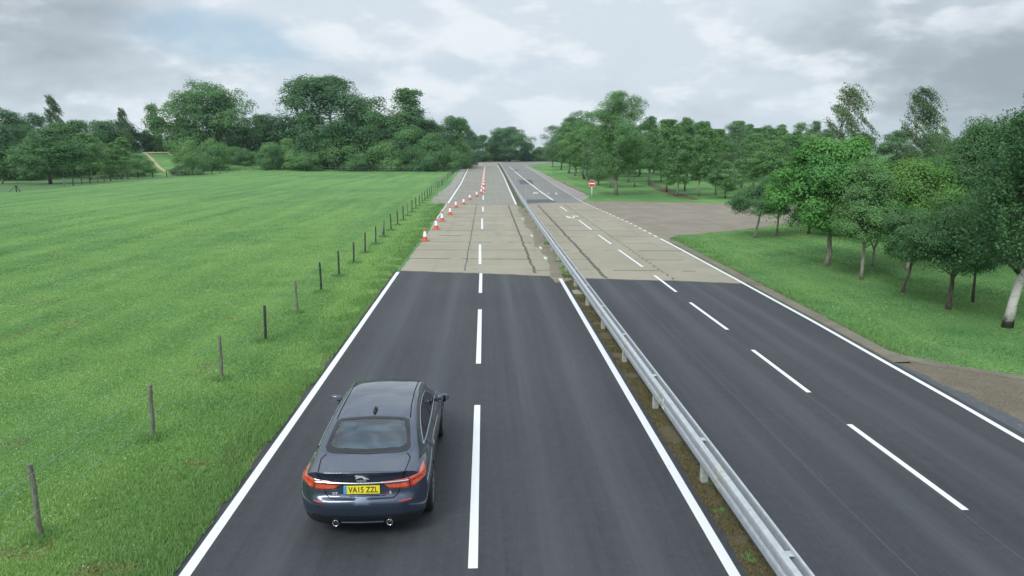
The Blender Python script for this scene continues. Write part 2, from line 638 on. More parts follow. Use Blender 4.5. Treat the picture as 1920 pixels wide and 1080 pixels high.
# right edge line of the right carriageway, as seen along the photo
EDGE_PX = [(1920, 828), (1785, 750), (1650, 674), (1530, 606), (1400, 535), (1330, 497), (1260, 459), (1180, 418), (1090, 378), (1040, 347), (1003, 322), (975, 308)]
EDGE = [G(*p) for p in EDGE_PX]
EDGE = [(EDGE[0][0] - 0.35, -6.0), (EDGE[0][0] - 0.1, 6.0)] + EDGE
edge_arr = np.array(EDGE)


def edge_x(y):
    return float(np.interp(y, edge_arr[:, 1], edge_arr[:, 0]))


# median: where the rail stands
RAIL_PX = [(968 + 13, 384), (943, 312)]
RAIL = [(3.635, -4.0), (3.64, 20.0), (3.68, 50.0), (3.80, 74.0), (4.15, 110.0), (4.8, 170.0), (5.5, 240.0), (5.9, 290.0)]
rail_arr = np.array(RAIL)


def rail_x(y):
    return float(np.interp(y, rail_arr[:, 1], rail_arr[:, 0]))


LEFT = [(-3.99, -8.0), (-3.99, 33.2), (-3.92, 45.0), (-3.9, 74.0), (-3.95, 120.0), (-4.7, 200.0), (-5.5, 280.0), (-5.8, 330.0)]
left_arr = np.array(LEFT)


def left_x(y):
    return float(np.interp(y, left_arr[:, 1], left_arr[:, 0]))


bnd = [G(700, 506.5), G(745, 508), G(900, 513), G(1050, 519), G(1110, 522.5), G(1260, 527), G(1395, 532), G(1440, 534)]
# concrete slabs with the near and far tarmac laid up to them
conc = [(left_x(28) + 0.02, 28)] + [(left_x(y) + (0.10 if y < 60 else -0.05), y) for y in (33.4, 40, 50, 60, 74.5)]
conc += [G(1090, 378.5)] + [(edge_x(y) + 0.12, y) for y in (70, 60, 50, 44, 40, 35, 30, 26)]
poly_sheet("concrete_road", ragged(conc, 0.035, 0.8, 1), 0.010, M['concrete'])
near_l = [(left_x(0) - 0.17, -8)] + [(left_x(y) - 0.17, y) for y in (10, 20, 30)] + [(left_x(33) - 0.12, bnd[1][1] + .05)] + bnd[2:4]
near_l += [(rail_x(30) - 0.12, bnd[3][1])] + [(3.44 - (0.02 if i % 2 else -0.02), y) for i, y in enumerate(np.arange(29, -8, -1.2))]
poly_sheet("asphalt_road_outbound", near_l, 0.014, M['asphalt'])
near_r = [(3.76, -8)] + [(3.76, bnd[4][1])] + bnd[4:7] + [(edge_x(bnd[6][1]) + 0.14, bnd[6][1])]
near_r += [(edge_x(y) + 0.14 + 0.12 * max(0, (20 - y) / 10), y) for y in (28, 25, 22, 18, 14, 10, 5, -8)]
poly_sheet("asphalt_road_inbound", near_r, 0.014, M['asphalt'])
# median strip of brown weeds beneath the rail
med = [(3.38, -8)] + [(3.38 + 0.03 * math.sin(y * 1.7), y) for y in np.arange(-6, 30, 1.0)] + [(3.52, 31.3), (3.66, 31.3), (3.80, 30.6)] + [(3.80, -8)]
poly_sheet("median_strip", med, 0.006, M['median'])
# stained, weedy strip along the rail on the concrete
st = []
for y in np.arange(30, 75, 1.5):
    st.append((rail_x(y) - 0.62 + 0.16 * math.sin(y * 0.55) + 0.1 * math.sin(y * 1.9), y))
st += [(rail_x(75) + 0.1, 75), (rail_x(30) + 0.08, 30.5)]
poly_sheet("median_stain", ragged(st, 0.04, 0.5, 3), 0.0145, soil_mat("stained_concrete", (0.155, 0.14, 0.10), (0.215, 0.20, 0.15), (0.25, 0.235, 0.18), 0.7))
# far tarmac
far_l = [(left_x(y) - 0.1, y) for y in (74, 90, 120, 160, 200, 240, 280, 310)] + [(left_x(330), 336)]
far_l += [(rail_x(336) - 0.05, 336)] + [(rail_x(y) - 0.05, y) for y in (290, 240, 200, 150, 120, 90, 73.6)]
poly_sheet("old_road_outbound", far_l, 0.014, M['asphalt_old'])
far_r = [(rail_x(y) - 0.05, y) for y in (73.2, 90, 120, 150, 200, 240, 290)] + [(rail_x(336) - 0.05, 336), (60, 336), (60, 318)]
far_r += [(edge_x(300) + 14, 300), (edge_x(262) + 1.0, 262)] + [(edge_x(y) + 0.12, y) for y in (240, 200, 160, 120, 100, 82)] + [(edge_x(77) + .1, 76.6), G(1000, 382)]
poly_sheet("old_road_inbound", far_r, 0.018, M['asphalt_old_right'])
poly_sheet("median_far", [(rail_x(y) - (0.55 if y < 200 else .8), y) for y in (72.5, 90, 120, 160, 200, 240, 290)] + [(rail_x(y) + 0.1, y) for y in (290, 240, 200, 160, 120, 90, 72.5)],
           0.022, soil_mat("median_weeds", (0.075, 0.080, 0.045), (0.11, 0.115, 0.065), (0.15, 0.14, 0.085)))
for i, q in enumerate([[(988, 374.5), (1030, 374), (1045, 379), (986, 381.5)], [(972, 337.5), (996, 337), (1001, 345), (976, 346)], [(958, 318), (970, 317.5), (972, 320), (961, 320.5)]]):
    poly_sheet("asphalt_patch", ragged([G(*p) for p in q], 0.06, 1.0, 5 + i), 0.022, M['asphalt_patch'])

poly_sheet("rough_grass_strip", ragged([G(*p) for p in [(-60, 366), (60, 357), (130, 351), (240, 341), (330, 333.5), (480, 325), (860, 322), (860, 318), (480, 318), (330, 324), (-60, 336)]], 0.5, 3.0, 31), 0.004, M['rough_turf'])
dust = soil_mat("dusty_seam", (0.10, 0.098, 0.085), (0.16, 0.155, 0.13), (0.20, 0.19, 0.16), 1.5)
up = [(x, y + 0.03) for x, y in bnd[1:4]]
poly_sheet("seam_dust", ragged(up + [(x, y - 0.16) for x, y in reversed(up)], 0.09, 0.3, 51), 0.0165, dust)
up = [(x, y + 0.03) for x, y in bnd[4:7]]
poly_sheet("seam_dust", ragged(up + [(x, y - 0.16) for x, y in reversed(up)], 0.09, 0.3, 52), 0.0165, dust)
# gravel strip left, concrete apron right, gravelly verge far right, lay-by near right
poly_sheet("gravel_strip", ragged([G(*p) for p in [(805, 380), (820, 365), (846, 343), (862, 320), (864, 312), (884, 304), (890, 304), (879, 308), (862, 342), (838, 383.5)]], 0.28, 1.5, 11), 0.006, M['gravel'])
poly_sheet("concrete_apron", ragged([G(*p) for p in [(1075, 379), (1160, 378), (1260, 379.5), (1385, 383), (1500, 391), (1640, 398), (1640, 412), (1540, 418), (1478, 420), (1395, 430), (1320, 438), (1275, 441), (1256, 446), (1262, 459), (1240, 459)]], 0.16, 1.2, 12), 0.008, M['apron'])
poly_sheet("gravel_verge", ragged([G(*p) for p in [(1090, 379), (1106, 368), (1080, 356), (1040, 336), (1012, 321), (985, 309), (978, 308), (1000, 322), (1040, 348)]], 0.15, 1.5, 13), 0.010, M['gravel'])
poly_sheet("bare_soil", ragged([G(*p) for p in [(1040, 334.5), (1062, 344), (1085, 355), (1103, 366), (1108, 369), (1104, 371), (1078, 357), (1040, 338)]], 0.3, 1.2, 14), 0.006, M['dirt'])
poly_sheet("bare_soil", ragged([G(*p) for p in [(1218, 344), (1250, 352), (1285, 366), (1310, 372), (1300, 375), (1270, 370), (1240, 359), (1214, 348)]], 0.35, 1.0, 15), 0.006, M['edge_soil'])
poly_sheet("lay_by", ragged([G(*p) for p in [(1610, 632), (1650, 655), (1700, 672), (1800, 692), (1920, 711)]] + [(16.0, 11.2), (18, 9), (18, -6), (10.6, -6), (10.6, 8)] + [G(1920, 838), G(1780, 755), G(1690, 702)], 0.08, 0.6, 16), 0.006, M['dirt'])
poly_sheet("lay_by_crumbs", ragged([G(*p) for p in [(1612, 634), (1650, 652), (1700, 667), (1800, 687), (1925, 706), (1925, 713), (1800, 695), (1700, 676), (1650, 660)]], 0.05, 0.35, 17), 0.010, M['kerb'])
# dark crumbly edge of the inbound tarmac
poly_sheet("tarmac_edge", ragged([(edge_x(y) + 0.08, y) for y in (7, 10, 12, 14, 15.5, 17, 18.5)] + [(edge_x(y) + 0.08 + k, y) for y, k in ((18.5, .12), (17, .30), (15.5, .5), (14, .55), (12, .5), (10, .5), (7, .6))], 0.07, 0.5, 18), 0.011, M['asphalt_patch'])

sm_ = MB()
rq = random.Random(61)
for x0 in (7.30, 5.62):
    run = [(x0 + rq.uniform(-.012, .012), y) for y in np.arange(-6, 31.0 - x0 * .22, 0.9)]
    sm_.sweep(run, [(-0.008, 0.0152), (0.008, 0.0152)])
o = sm_.build("paving_seams", M['asphalt_patch'])
o['kind'] = 'structure'
# low concrete kerb channel on the right
kp = [(edge_x(y) + 0.42, y) for y in np.arange(18.0, 44.0, 0.8)]
kb = MB()
kb.sweep(kp, [(-0.24, 0.004), (-0.23, 0.035), (-0.02, 0.045), (0.16, 0.05), (0.2, 0.004)])
o = kb.build("kerb", M['kerb'])
o['kind'] = 'structure'
# earth edges where turf meets road
eb = [(left_x(y) - 0.14, y) for y in np.arange(-6, 34, 0.7)]
es = MB()
rg = random.Random(4)
for i in range(len(eb) - 1):
    a, b2 = eb[i], eb[i + 1]
    wa = 0.16 + 0.10 * math.sin(i * 0.9) + rg.uniform(-.03, .09)
    wb = 0.16 + 0.10 * math.sin((i + 1) * 0.9)
    es.add([(a[0], a[1], 0.007), (a[0] - wa, a[1], 0.007), (b2[0] - wb, b2[1], 0.007), (b2[0], b2[1], 0.007)], [(0, 3, 2, 1)])
o = es.build("verge_soil", M['edge_soil'])
o['kind'] = 'structure'
poly_sheet("verge_soil", ragged([(left_x(12) - .1, 12.0), (left_x(12) - .75, 12.3), (left_x(12) - .9, 12.9), (left_x(12) - .3, 13.6), (left_x(12) - .1, 13.6)], .09, .25, 8), .009, M['edge_soil'])
rs = [(edge_x(y) + 0.60, y) for y in np.arange(18.5, 43, 0.5)]
poly_sheet("verge_soil", [(x - 0.05, y) for x, y in rs] + [(x + 0.14 + rg.uniform(-.08, .15), y) for x, y in reversed(rs)], 0.0085, M['edge_soil'])


def strip(mb, path, wd, z):
    mb.sweep(path, [(-wd / 2, z), (wd / 2, z)])


mk = MB()
strip(mk, [(left_x(y) + 0.03, y) for y in np.arange(-6, 33.4, 1.0)], 0.15, 0.018)
strip(mk, [(3.24, y) for y in np.arange(-6, 31.8, 1.0)], 0.15, 0.018)
strip(mk, [(edge_x(y) - 0.02, y) for y in np.arange(-6, 46, 1.0)], 0.13, 0.022)
DASH_L = [(884, 1068, 761), (893.5, 683, 581), (898.7, 550, 513)]
for x, y0, y1 in DASH_L:
    a, b2 = G(x - 3, y0), G(x + 3, y1)
    xm = -0.19
    strip(mk, [(xm, a[1]), (xm, b2[1])], 0.13, 0.018)
strip(mk, [(-0.19, 0), (-0.19, 4.0)], 0.13, 0.018)
DASH_R = [((1810, 958), (1592, 797)), ((1517, 737), (1411, 657)), ((1364, 619), (1294, 568)), ((1268, 548), (1227, 517)),
          ((1205, 501), (1160, 469)), ((1146, 458), (1122, 441)), ((1109, 431), (1085, 413)), ((1063, 396), (1050, 387))]
for p, q in DASH_R:
    strip(mk, [G(*p), G(*q)], 0.115, 0.018)
a0, b0 = G(1810, 958), G(1592, 797)
strip(mk, [(a0[0], 1.0), (a0[0], 5.0)], 0.115, 0.018)
o = mk.build("road_markings", M['paint'])
o['kind'] = 'structure'
mo = MB()
for x, y0, y1 in [(900, 496, 459), (904, 430, 410), (905.5, 397, 388), (906, 375, 367), (906.5, 361, 355), (907, 348, 343)]:
    a, b2 = G(x, y0), G(x, y1)
    strip(mo, [a, b2], 0.14, 0.019)
strip(mo, [(left_x(y) + 0.05 + 0.02 * math.sin(y), y) for y in np.arange(56, 76, 1.0)], 0.07, 0.018)
strip(mo, [(left_x(y) + 0.12, y) for y in np.arange(76, 318, 3.0)], 0.20, 0.019)
strip(mo, [(rail_x(y) - 0.62 - (0.004 * max(0, y - 150)), y) for y in np.arange(74, 262, 3.0)], 0.20, 0.026)
for p, q in [((1037, 376), (1010, 357)), ((1009, 356), (980, 334)), ((979, 333), (965, 321)), ((964, 320), (955, 313))]:
    strip(mo, [G(*p), G(*q)], 0.2, 0.024)
y = 46.0
while y < 230:                                   # ribbed edge line: short raised blocks
    strip(mo, [(edge_x(y) - 0.02, y), (edge_x(y + 0.75) - 0.02, y + 0.75)], 0.16, 0.024)
    y += 1.6
# worn arrow and figures painted on the inbound lane
for q in [[(1062, 405.5), (1067, 409.5)], [(1068, 407), (1071, 409)], [(1074, 409.5), (1079, 404.5)], [(1075, 404.5), (1084, 407.5)],
          [(1000, 363.5), (1003, 360.5)], [(1003, 361), (1006, 363.5)], [(1006, 363.5), (1008, 361)], [(1013, 362.5), (1019, 363.5)], [(1026, 362), (1030, 363.5)], [(1037, 362), (1042, 362)], [(1042, 362), (1044, 365)]]:
    strip(mo, [G(*q[0]), G(*q[1])], 0.16, 0.024)
for q in [[(1012, 463), (1015, 467)], [(996, 441), (998, 444)], [(1021, 482), (1024, 487)], [(979, 410), (981, 412)]]:
    strip(mo, [G(*q[0]), G(*q[1])], 0.12, 0.019)
o = mo.build("worn_road_markings", M['paint_old'])
o['kind'] = 'structure'

# joints between the slabs
jt = MB()
rg = random.Random(9)


def joint(p, q, wd, step=0.5, wob=0.03, gaps=0.0):
    pts = resample([p, q], step)
    run = []
    for c in pts:
        if rg.random() < gaps:
            if len(run) > 1:
                strip(jt, run, wd * rg.uniform(.55, 1.35), 0.0142)
            run = []
            continue
        run.append((c[0] + rg.uniform(-wob, wob), c[1] + rg.uniform(-wob, wob)))
    if len(run) > 1:
        strip(jt, run, wd * rg.uniform(.6, 1.2), 0.0142)


joint((-0.92, 33.3), (-0.83, 73.5), 0.085, gaps=0.02)
joint((2.25, 32.5), (2.36, 73.5), 0.16, wob=0.04)
joint((5.24, 31.0), (5.33, 73.5), 0.15, wob=0.04)
yy = 30.6
while yy < 73.5:                                # broken bitumen line
    joint((8.08, yy), (8.10, yy + 0.55), 0.09, 0.25)
    yy += 0.85
yj = 30.2
while yj < 75:
    sl = -0.22
    for xa, xb in ((-3.9, -0.92), (-0.92, 2.28), (2.28, 3.4), (3.72, 5.3), (5.3, 8.1), (8.1, 10.9)):
        if yj + sl * xa * 0.33 > 32.6 - xa * 0.24 + 0.3:
            off = rg.uniform(-.25, .25)
            joint((xa, yj - xa * 0.07 + off), (xb, yj - xb * 0.07 + off), rg.choice((0.07, 0.11, 0.16)), 0.3, 0.02, rg.choice((0.03, 0.1, 0.25)))
    yj += 3.35
o = jt.build("slab_joints", M['joint'])
o['kind'] = 'structure'

# grassy bank with a farm track, behind the meadow on the left
bc = G(304, 330)
BDIST = math.hypot(*bc)
bdir = Vector((bc[0], bc[1])).normalized()
bperp = Vector((bdir.y, -bdir.x))


def bank_h(s, t):                                # s across, t away
    return 5.1 / (1 + math.exp(-(t - 30) / 7.0)) * math.exp(-(s / 34.0) ** 2)


vs, fs = [], []
NS, NTT = 40, 40
for i in range(NS + 1):
    for j in range(NTT + 1):
        s, t = -75 + 150 * i / NS, -2 + 120 * j / NTT
        p = Vector((bc[0], bc[1])) + bperp * s + bdir * t
        vs.append((p.x, p.y, bank_h(s, t) - 0.06))
for i in range(NS):
    for j in range(NTT):
        a = i * (NTT + 1) + j
        fs.append((a, a + NTT + 1, a + NTT + 2, a + 1))
o = mesh_obj("hill", vs, fs, M['turf'], smooth=True)
o['kind'] = 'structure'
tm = MB()
for s0, s1 in ((-3.6, 1.4), (2.0, 6.2)):
    prev = None
    for k in range(26):
        q = k / 25.0
        t = 44 - 34 * q
        s = s0 * (1) + (s1 - s0) * q
        wdt = 0.8
        row = []
        for e in (-wdt / 2, wdt / 2):
            p = Vector((bc[0], bc[1])) + bperp * (s + e) + bdir * t
            row.append((p.x, p.y, bank_h(s + e, t) + 0.05))
        if prev:
            tm.add([prev[0], prev[1], row[1], row[0]], [(0, 1, 2, 3)])
        prev = row
prev = None
for k in range(18):
    s = -4.2 + 11 * k / 17.0
    row = []
    for t in (43.4, 48):
        p = Vector((bc[0], bc[1])) + bperp * s + bdir * t
        row.append((p.x, p.y, bank_h(s, t) + 0.09))
    if prev:
        tm.add([prev[0], prev[1], row[1], row[0]], [(0, 1, 2, 3)])
    prev = row
o = tm.build("dirt_track", M['track'])
o['kind'] = 'structure'

# ------------------------------------------------------------------ crash barrier
rail = empty("crash_barrier", (3.62, 12, 0))
tag(rail, "long galvanised steel crash barrier along the middle of the road", "crash barrier")


def child(o, parent):
    o.parent = parent
    o.matrix_parent_inverse = Matrix.Translation(-Vector(parent.location))
    return o


rp = resample([p for p in RAIL], 1.0)
wprof_l = [(-0.01, 0.385), (-0.02, 0.395), (-0.082, 0.425), (-0.092, 0.452), (-0.092, 0.525), (-0.082, 0.545), (-0.055, 0.562), (-0.055, 0.584), (-0.082, 0.602), (-0.092, 0.622),
           (-0.092, 0.692), (-0.082, 0.718), (-0.02, 0.742), (-0.01, 0.742), (-0.01, 0.73), (-0.07, 0.70), (-0.07, 0.63), (-0.03, 0.59), (-0.03, 0.556), (-0.07, 0.52), (-0.07, 0.455), (-0.01, 0.40)]
b = MB()
b.sweep(rp, [(l - 0.045, z) for l, z in wprof_l], closed=True)
child(b.build("rail_beam", M['galv']), rail)
b = MB()
b.sweep(rp, [(-0.053, 0.60), (0.035, 0.585), (0.038, 0.735), (0.046, 0.752), (0.075, 0.752), (0.082, 0.735), (0.082, 0.45), (0.07, 0.44), (0.07, 0.57), (0.03, 0.572), (-0.053, 0.587)], closed=True)
child(b.build("box_rail", M['galv']), rail)
acc = path_len(RAIL)
ds = 4.7
k = 0
posts = []
while ds < acc[-1] - 1 and k < 90:
    c = along(RAIL, acc, ds)
    posts.append(c)
    ds += 3.55 if c[1] < 190 else 7.0
    k += 1
pm = None
for c in posts:
    if pm is None:
        b = MB()
        b.box((0, 0, 0.26), (0.125, 0.10, 0.62), bevel=0.012)
        pm = b.build("post", M['galv_dull'])
        o = pm
    else:
        o = pm.copy()
        COL.objects.link(o)
    o.location = (c[0] + 0.015, c[1], 0)
    child(o, rail)
sm = None
for i, c in enumerate(posts[:30]):
    if sm is None:
        b = MB()
        b.box((-0.012, 0, 0.012), (0.098, 0.12, 0.012), bevel=0.003)
        sm = b.build("spacer", M['galv'])
        o = sm
    else:
        o = sm.copy()
        COL.objects.link(o)
    o.location = (c[0] + 0.01, c[1] + 0.12, 0.70)
    child(o, rail)
lap = None
for i in range(14):
    c = along(RAIL, acc, 6.6 + 3.8 * i)
    if lap is None:
        b = MB()
        b.sweep([(0, -0.16), (0, 0.16)], [(l - 0.0485, z) for l, z in wprof_l[1:13]])
        lap = b.build("lap_joint", M['galv_dull'])
        o = lap
    else:
        o = lap.copy()
        COL.objects.link(o)
    o.location = (c[0], c[1], 0)
    child(o, rail)
c = along(RAIL, acc, 17.6)
for z in (0.492, 0.652):
    b = MB()
    b.box((-0.151, 0, z), (0.006, 0.10, 0.05), bevel=0.002)
    o = b.build("reflector", M['sign_white'])
    o.location = (c[0], c[1], 0)
    child(o, rail)

# slim marker poles beside the barrier
for (px, y0, y1, lab) in ((986, 378, 351, "slim grey marker pole beside the crash barrier, nearer of the two"), (967, 350, 333, "slim grey marker pole beside the crash barrier, farther of the two")):
    c = G(px, y0)
    h = zat(px, y1, c)
    b = MB()
    b.tube([(0, 0, 0), (0, 0, h)], 0.045, 8)
    b.lathe([(0.12, 0.0), (0.12, 0.05), (0.05, 0.07)], 10)
    o = b.build("marker_pole", M['galv_dull'])
    o.location = (c[0], c[1], 0)
    tag(o, lab, "marker pole", "marker poles by the barrier")

# ------------------------------------------------------------------ fences
rgf = random.Random(21)


def post_mesh(h, r, seed):
    rg2 = random.Random(seed)
    b = MB()
    pts = [(rg2.uniform(-.008, .008), rg2.uniform(-.008, .008), z) for z in (-0.05, h * .3, h * .65, h - 0.015, h)]
    b.tube(pts, [r * 1.04, r, r * .97, r * .95, r * .78], 9)
    me = b.build("post", None)
    return me


def make_fence(name, label, path, spacing, h, rad, mat_dark, mat_pale, wires, seed, maxposts=98, brace=()):
    rg2 = random.Random(seed)
    acc = path_len(path)
    c0 = path[0]
    root = empty(name, (c0[0], c0[1], 0))
    tag(root, label, "fence")
    protos = []
    for s in range(3):
        for m in (mat_dark, mat_pale):
            p = post_mesh(h, rad, seed * 10 + s)
            p.data.materials.append(m)
            protos.append(p)
    ds = 0.0
    k = 0
    tops = []
    used = set()
    while ds <= acc[-1] and k < maxposts:
        c = along(path, acc, ds)
        i = rg2.randrange(3) * 2 + (1 if rg2.random() < 0.35 else 0)
        if i not in used:
            o = protos[i]
            used.add(i)
        else:
            o = protos[i].copy()
            COL.objects.link(o)
        o.location = (c[0] + rg2.uniform(-.03, .03), c[1] + rg2.uniform(-.08, .08), 0)
        o.rotation_euler = (rg2.uniform(-.035, .035), rg2.uniform(-.045, .03), rg2.uniform(0, 6))
        o.scale = (1, 1, rg2.uniform(.94, 1.05))
        child(o, root)
        tops.append(o.location.copy())
        ds += spacing
        k += 1
    for i, p in enumerate(protos):
        if i not in used:
            bpy.data.objects.remove(p)
    for (z, r) in wires:
        b = MB()
        b.tube([(t.x + rad * .8, t.y, z + rg2.uniform(-.01, .01)) for t in tops], r, 4)
        child(b.build("wire", M['wire']), root)
    for bi in brace:
        t = tops[bi]
        for dy in (-0.75, 0.0):
            b = MB()
            b.tube([(t.x - 0.1, t.y + 0.25 + dy, 0), (t.x, t.y + 0.18, h * .9)], rad * .8, 7)
            child(b.build("brace", mat_pale if dy else mat_dark), root)
    return root


fpath = [(-6.45, 6.2), (-6.45, 74), (-6.6, 110), (-7.0, 160), (-7.7, 205), (-8.1, 222)]
make_fence("post_and_wire_fence", "weathered post and wire fence between the meadow and the road verge", fpath, 3.7, 1.10, 0.040, M['wood'], M['wood_pale'],
           [(0.98, 0.0032), (0.42, 0.0032)], 3, brace=(11,))
fp2 = [G(*p) for p in [(120, 350), (180, 343), (245, 334.5), (330, 331), (400, 327.5), (470, 322.5), (560, 322), (680, 322), (800, 321.5), (858, 320.5)]]
make_fence("meadow_fence", "low fence of pale posts along the far hedge of the meadow", fp2, 3.4, 1.25, 0.085, M['wood'], M['wood_pale'], [(1.1, 0.012), (0.5, 0.012)], 5)

# braced straining posts standing in the meadow corner and along the far hedge
def a_frame(px, py, wpx, hpx, lab):
    c = G(px, py)
    D = depth(c)
    wd, h = wpx * D / F_PX, hpx * D / F_PX
    root = empty("straining_post", (c[0], c[1], 0))
    tag(root, lab, "fence post", "braced fence posts")
    b = MB()
    b.tube([(0, 0, 0), (0, 0, h)], 0.075, 8)
    b.build("post", M['wood'], root)
    for s in (-1, 1):
        b = MB()
        b.tube([(s * wd / 2, -0.4, 0), (s * 0.05, 0, h * .93)], 0.055, 7)
        b.build("brace", M['wood_pale'] if s < 0 else M['wood'], root)


a_frame(31, 360, 21, 13, "straining post with two sloping braces at the left edge of the meadow")
a_frame(377, 327.5, 7, 8, "small braced post by the hedge gap left of the large oak")
a_frame(636, 322, 9, 7, "small braced post before the hedge below the broad oak")

# ------------------------------------------------------------------ cones
def cone_parts():
    root = empty("traffic_cone")
    b = MB()
    b.box((0, 0, 0.025), (0.44, 0.44, 0.05), bevel=0.018)
    b.lathe([(0.19, 0.05), (0.165, 0.085), (0.155, 0.10)], 20)
    b.build("base", M['orange'], root, True)
    b = MB()
    b.lathe([(0.155, 0.095), (0.118, 0.28), (0.072, 0.57), (0.045, 0.74), (0.040, 0.755), (0.022, 0.76), (0.022, 0.70)], 20)
    b.build("body", M['orange'], root, True)
    b = MB()
    b.lathe([(0.1245, 0.262), (0.1215, 0.28), (0.0765, 0.565), (0.072, 0.585), (0.068, 0.585)], 20)
    b.build("sleeve", M['white_plastic'], root, True)
    return root


CONES_T = [(797, 452), (818, 430), (829, 415), (844, 403), (855, 389.5), (869.5, 384), (881, 375), (894, 369), (902.5, 363)]
ORD = ["nearest", "second nearest", "third nearest", "fourth nearest", "fifth nearest", "sixth nearest", "seventh nearest", "eighth nearest", "ninth nearest", "tenth nearest", "eleventh nearest", "twelfth nearest", "farthest"]
proto = None
kidsof = lambda o: [c for c in bpy.data.objects if c.parent == o]


def place_cone(c, lab, grp, seed):
    global proto, proto_kids
    rg2 = random.Random(seed)
    if proto is None:
        proto = cone_parts()
        proto_kids = kidsof(proto)
        r = proto
    else:
        r = proto.copy()
        COL.objects.link(r)
        for ch in proto_kids:
            n = ch.copy()
            n.parent = r
            COL.objects.link(n)
    r.location = (c[0], c[1], 0.0142)
    r.rotation_euler = (0, 0, rg2.uniform(-.6, .6))
    tag(r, lab, "traffic cone", grp)
    return r


for i, p in enumerate(CONES_T):
    place_cone(G(*p), "orange and white cone, %s in the slanting line across the outbound lane" % ORD[i], "cones tapering across the lane", i)
left_row = [(903.6, 356), (904.2, 350.5), (904.8, 345.5), (905.3, 340.5), (905.8, 336), (906.3, 332), (906.9, 328), (907.3, 324.5), (907.8, 321), (908.2, 318), (908.6, 315), (909, 312.5)]
right_row = [(907, 359), (907.4, 350), (907.7, 344), (907.9, 338), (908.2, 333.5), (908.4, 329.5), (908.8, 325.5), (909, 322), (909.3, 319), (909.5, 316)]
for i, p in enumerate(left_row):
    place_cone(G(*p), "small distant cone, %s in the straight left row far up the road" % ORD[i], "cones in two rows far up the road", 40 + i)
for i, p in enumerate(right_row):
    place_cone(G(*p), "small distant cone, %s in the straight right row far up the road" % ORD[i], "cones in two rows far up the road", 60 + i)
for i, p in enumerate([(889, 309.5), (894, 309.7), (898.5, 309.4), (903, 311)]):
    place_cone(G(*p), "tiny distant cone, %s of those crossing the lane at the far road end" % ("leftmost", "second from left", "third from left", "rightmost")[i], "cones crossing the far lane end", 80 + i)

# ------------------------------------------------------------------ signs
c = G(1109.5, 369)
h = zat(1109.5, 344, c)
root = empty("no_entry_sign", (c[0], c[1], 0), R(-6))
tag(root, "round red no entry sign with white bar on a white post", "road sign")
b = MB()
b.tube([(0, 0.05, 0), (0, 0.05, h + 0.2)], 0.055, 10)
b.build("post", M['sign_white'], root, True)
b = MB()
rr = 0.40
b.lathe([(0.0001, 0.0), (rr, 0.0), (rr, 0.02), (0.0001, 0.02)], 36)
b.v = [(x, -z, y + h) for x, y, z in b.v]
b.build("sign_face", M['sign_red'], root)
b = MB()
b.lathe([(rr - 0.018, 0.0215), (rr + 0.006, 0.0215), (rr + 0.006, -0.003), (rr - 0.002, -0.003)], 36)
b.v = [(x, -z, y + h) for x, y, z in b.v]
b.build("sign_border", M['sign_white'], root)
b = MB()
b.box((0, -0.024, h), (rr * 1.5, 0.006, rr * 0.36), bevel=0.002)
b.build("white_bar", M['sign_white'], root)
b = MB()
b.box((0, 0.04, h), (0.5, 0.012, 0.05))
b.build("bracket", M['galv_dull'], root)

c = G(203, 331)
root = empty("round_sign", (c[0], c[1], 0), R(18))
tag(root, "round grey sign back on a pale post before the left hedge", "road sign")
h0, h1 = zat(203, 314, c), zat(203, 331, c)
b = MB()
b.tube([(0, 0, 0), (0, 0, h0)], 0.07, 8)
b.build("post", M['wood_pale'], root)
b = MB()
b.lathe([(0.0001, 0.0), (0.55, 0.0), (0.55, 0.03), (0.0001, 0.03)], 24)
b.v = [(x, -z - .08, y + h0) for x, y, z in b.v]
b.build("sign_face", M['sign_grey'], root)
c = G(146, 326)
root = empty("bird_box_post", (c[0], c[1], 0))
tag(root, "small ochre sign board on a short post among the left bushes", "sign post")
h0 = zat(146, 304, c)
b = MB()
b.tube([(0, 0, 0), (0, 0, h0)], 0.07, 8)
b.build("post", M['wood_pale'], root)
b = MB()
b.box((0, -0.1, h0), (0.55, 0.06, 0.55), bevel=0.01)
b.build("board", M['sign_yellow'], root)
c = G(279.5, 326)
b = MB()
h0 = zat(279.5, 303, c)
b.tube([(0, 0, 0), (0.05, 0, h0)], [0.10, 0.08], 7)
o = b.build("bare_post", M['wood_pale'])
o.location = (c[0], c[1], 0)
tag(o, "single bare pale post left of the farm track", "post")

# ------------------------------------------------------------------ grass blades and flowers near the camera
nrg = np.random.default_rng(5)


def vnoise(x, y, sc, seed):
    """smooth value noise on a lattice"""
    r = np.random.default_rng(seed)
    tab = r.random((256, 256))
    u, v = x * sc + 1000, y * sc + 1000
    i, j = np.floor(u).astype(int), np.floor(v).astype(int)
    fu, fv = u - i, v - j
    fu, fv = fu * fu * (3 - 2 * fu), fv * fv * (3 - 2 * fv)
    g = lambda a, b: tab[a % 256, b % 256]
    return (g(i, j) * (1 - fu) + g(i + 1, j) * fu) * (1 - fv) + (g(i, j + 1) * (1 - fu) + g(i + 1, j + 1) * fu) * fv


def scatter(n, rmin, rmax, a0, a1):
    """points thinning out with distance from the near roadside"""
    r = rmin * (rmax / rmin) ** nrg.random(n)
    a = R(a0) + (R(a1) - R(a0)) * nrg.random(n)
    return r * np.sin(a), r * np.cos(a)


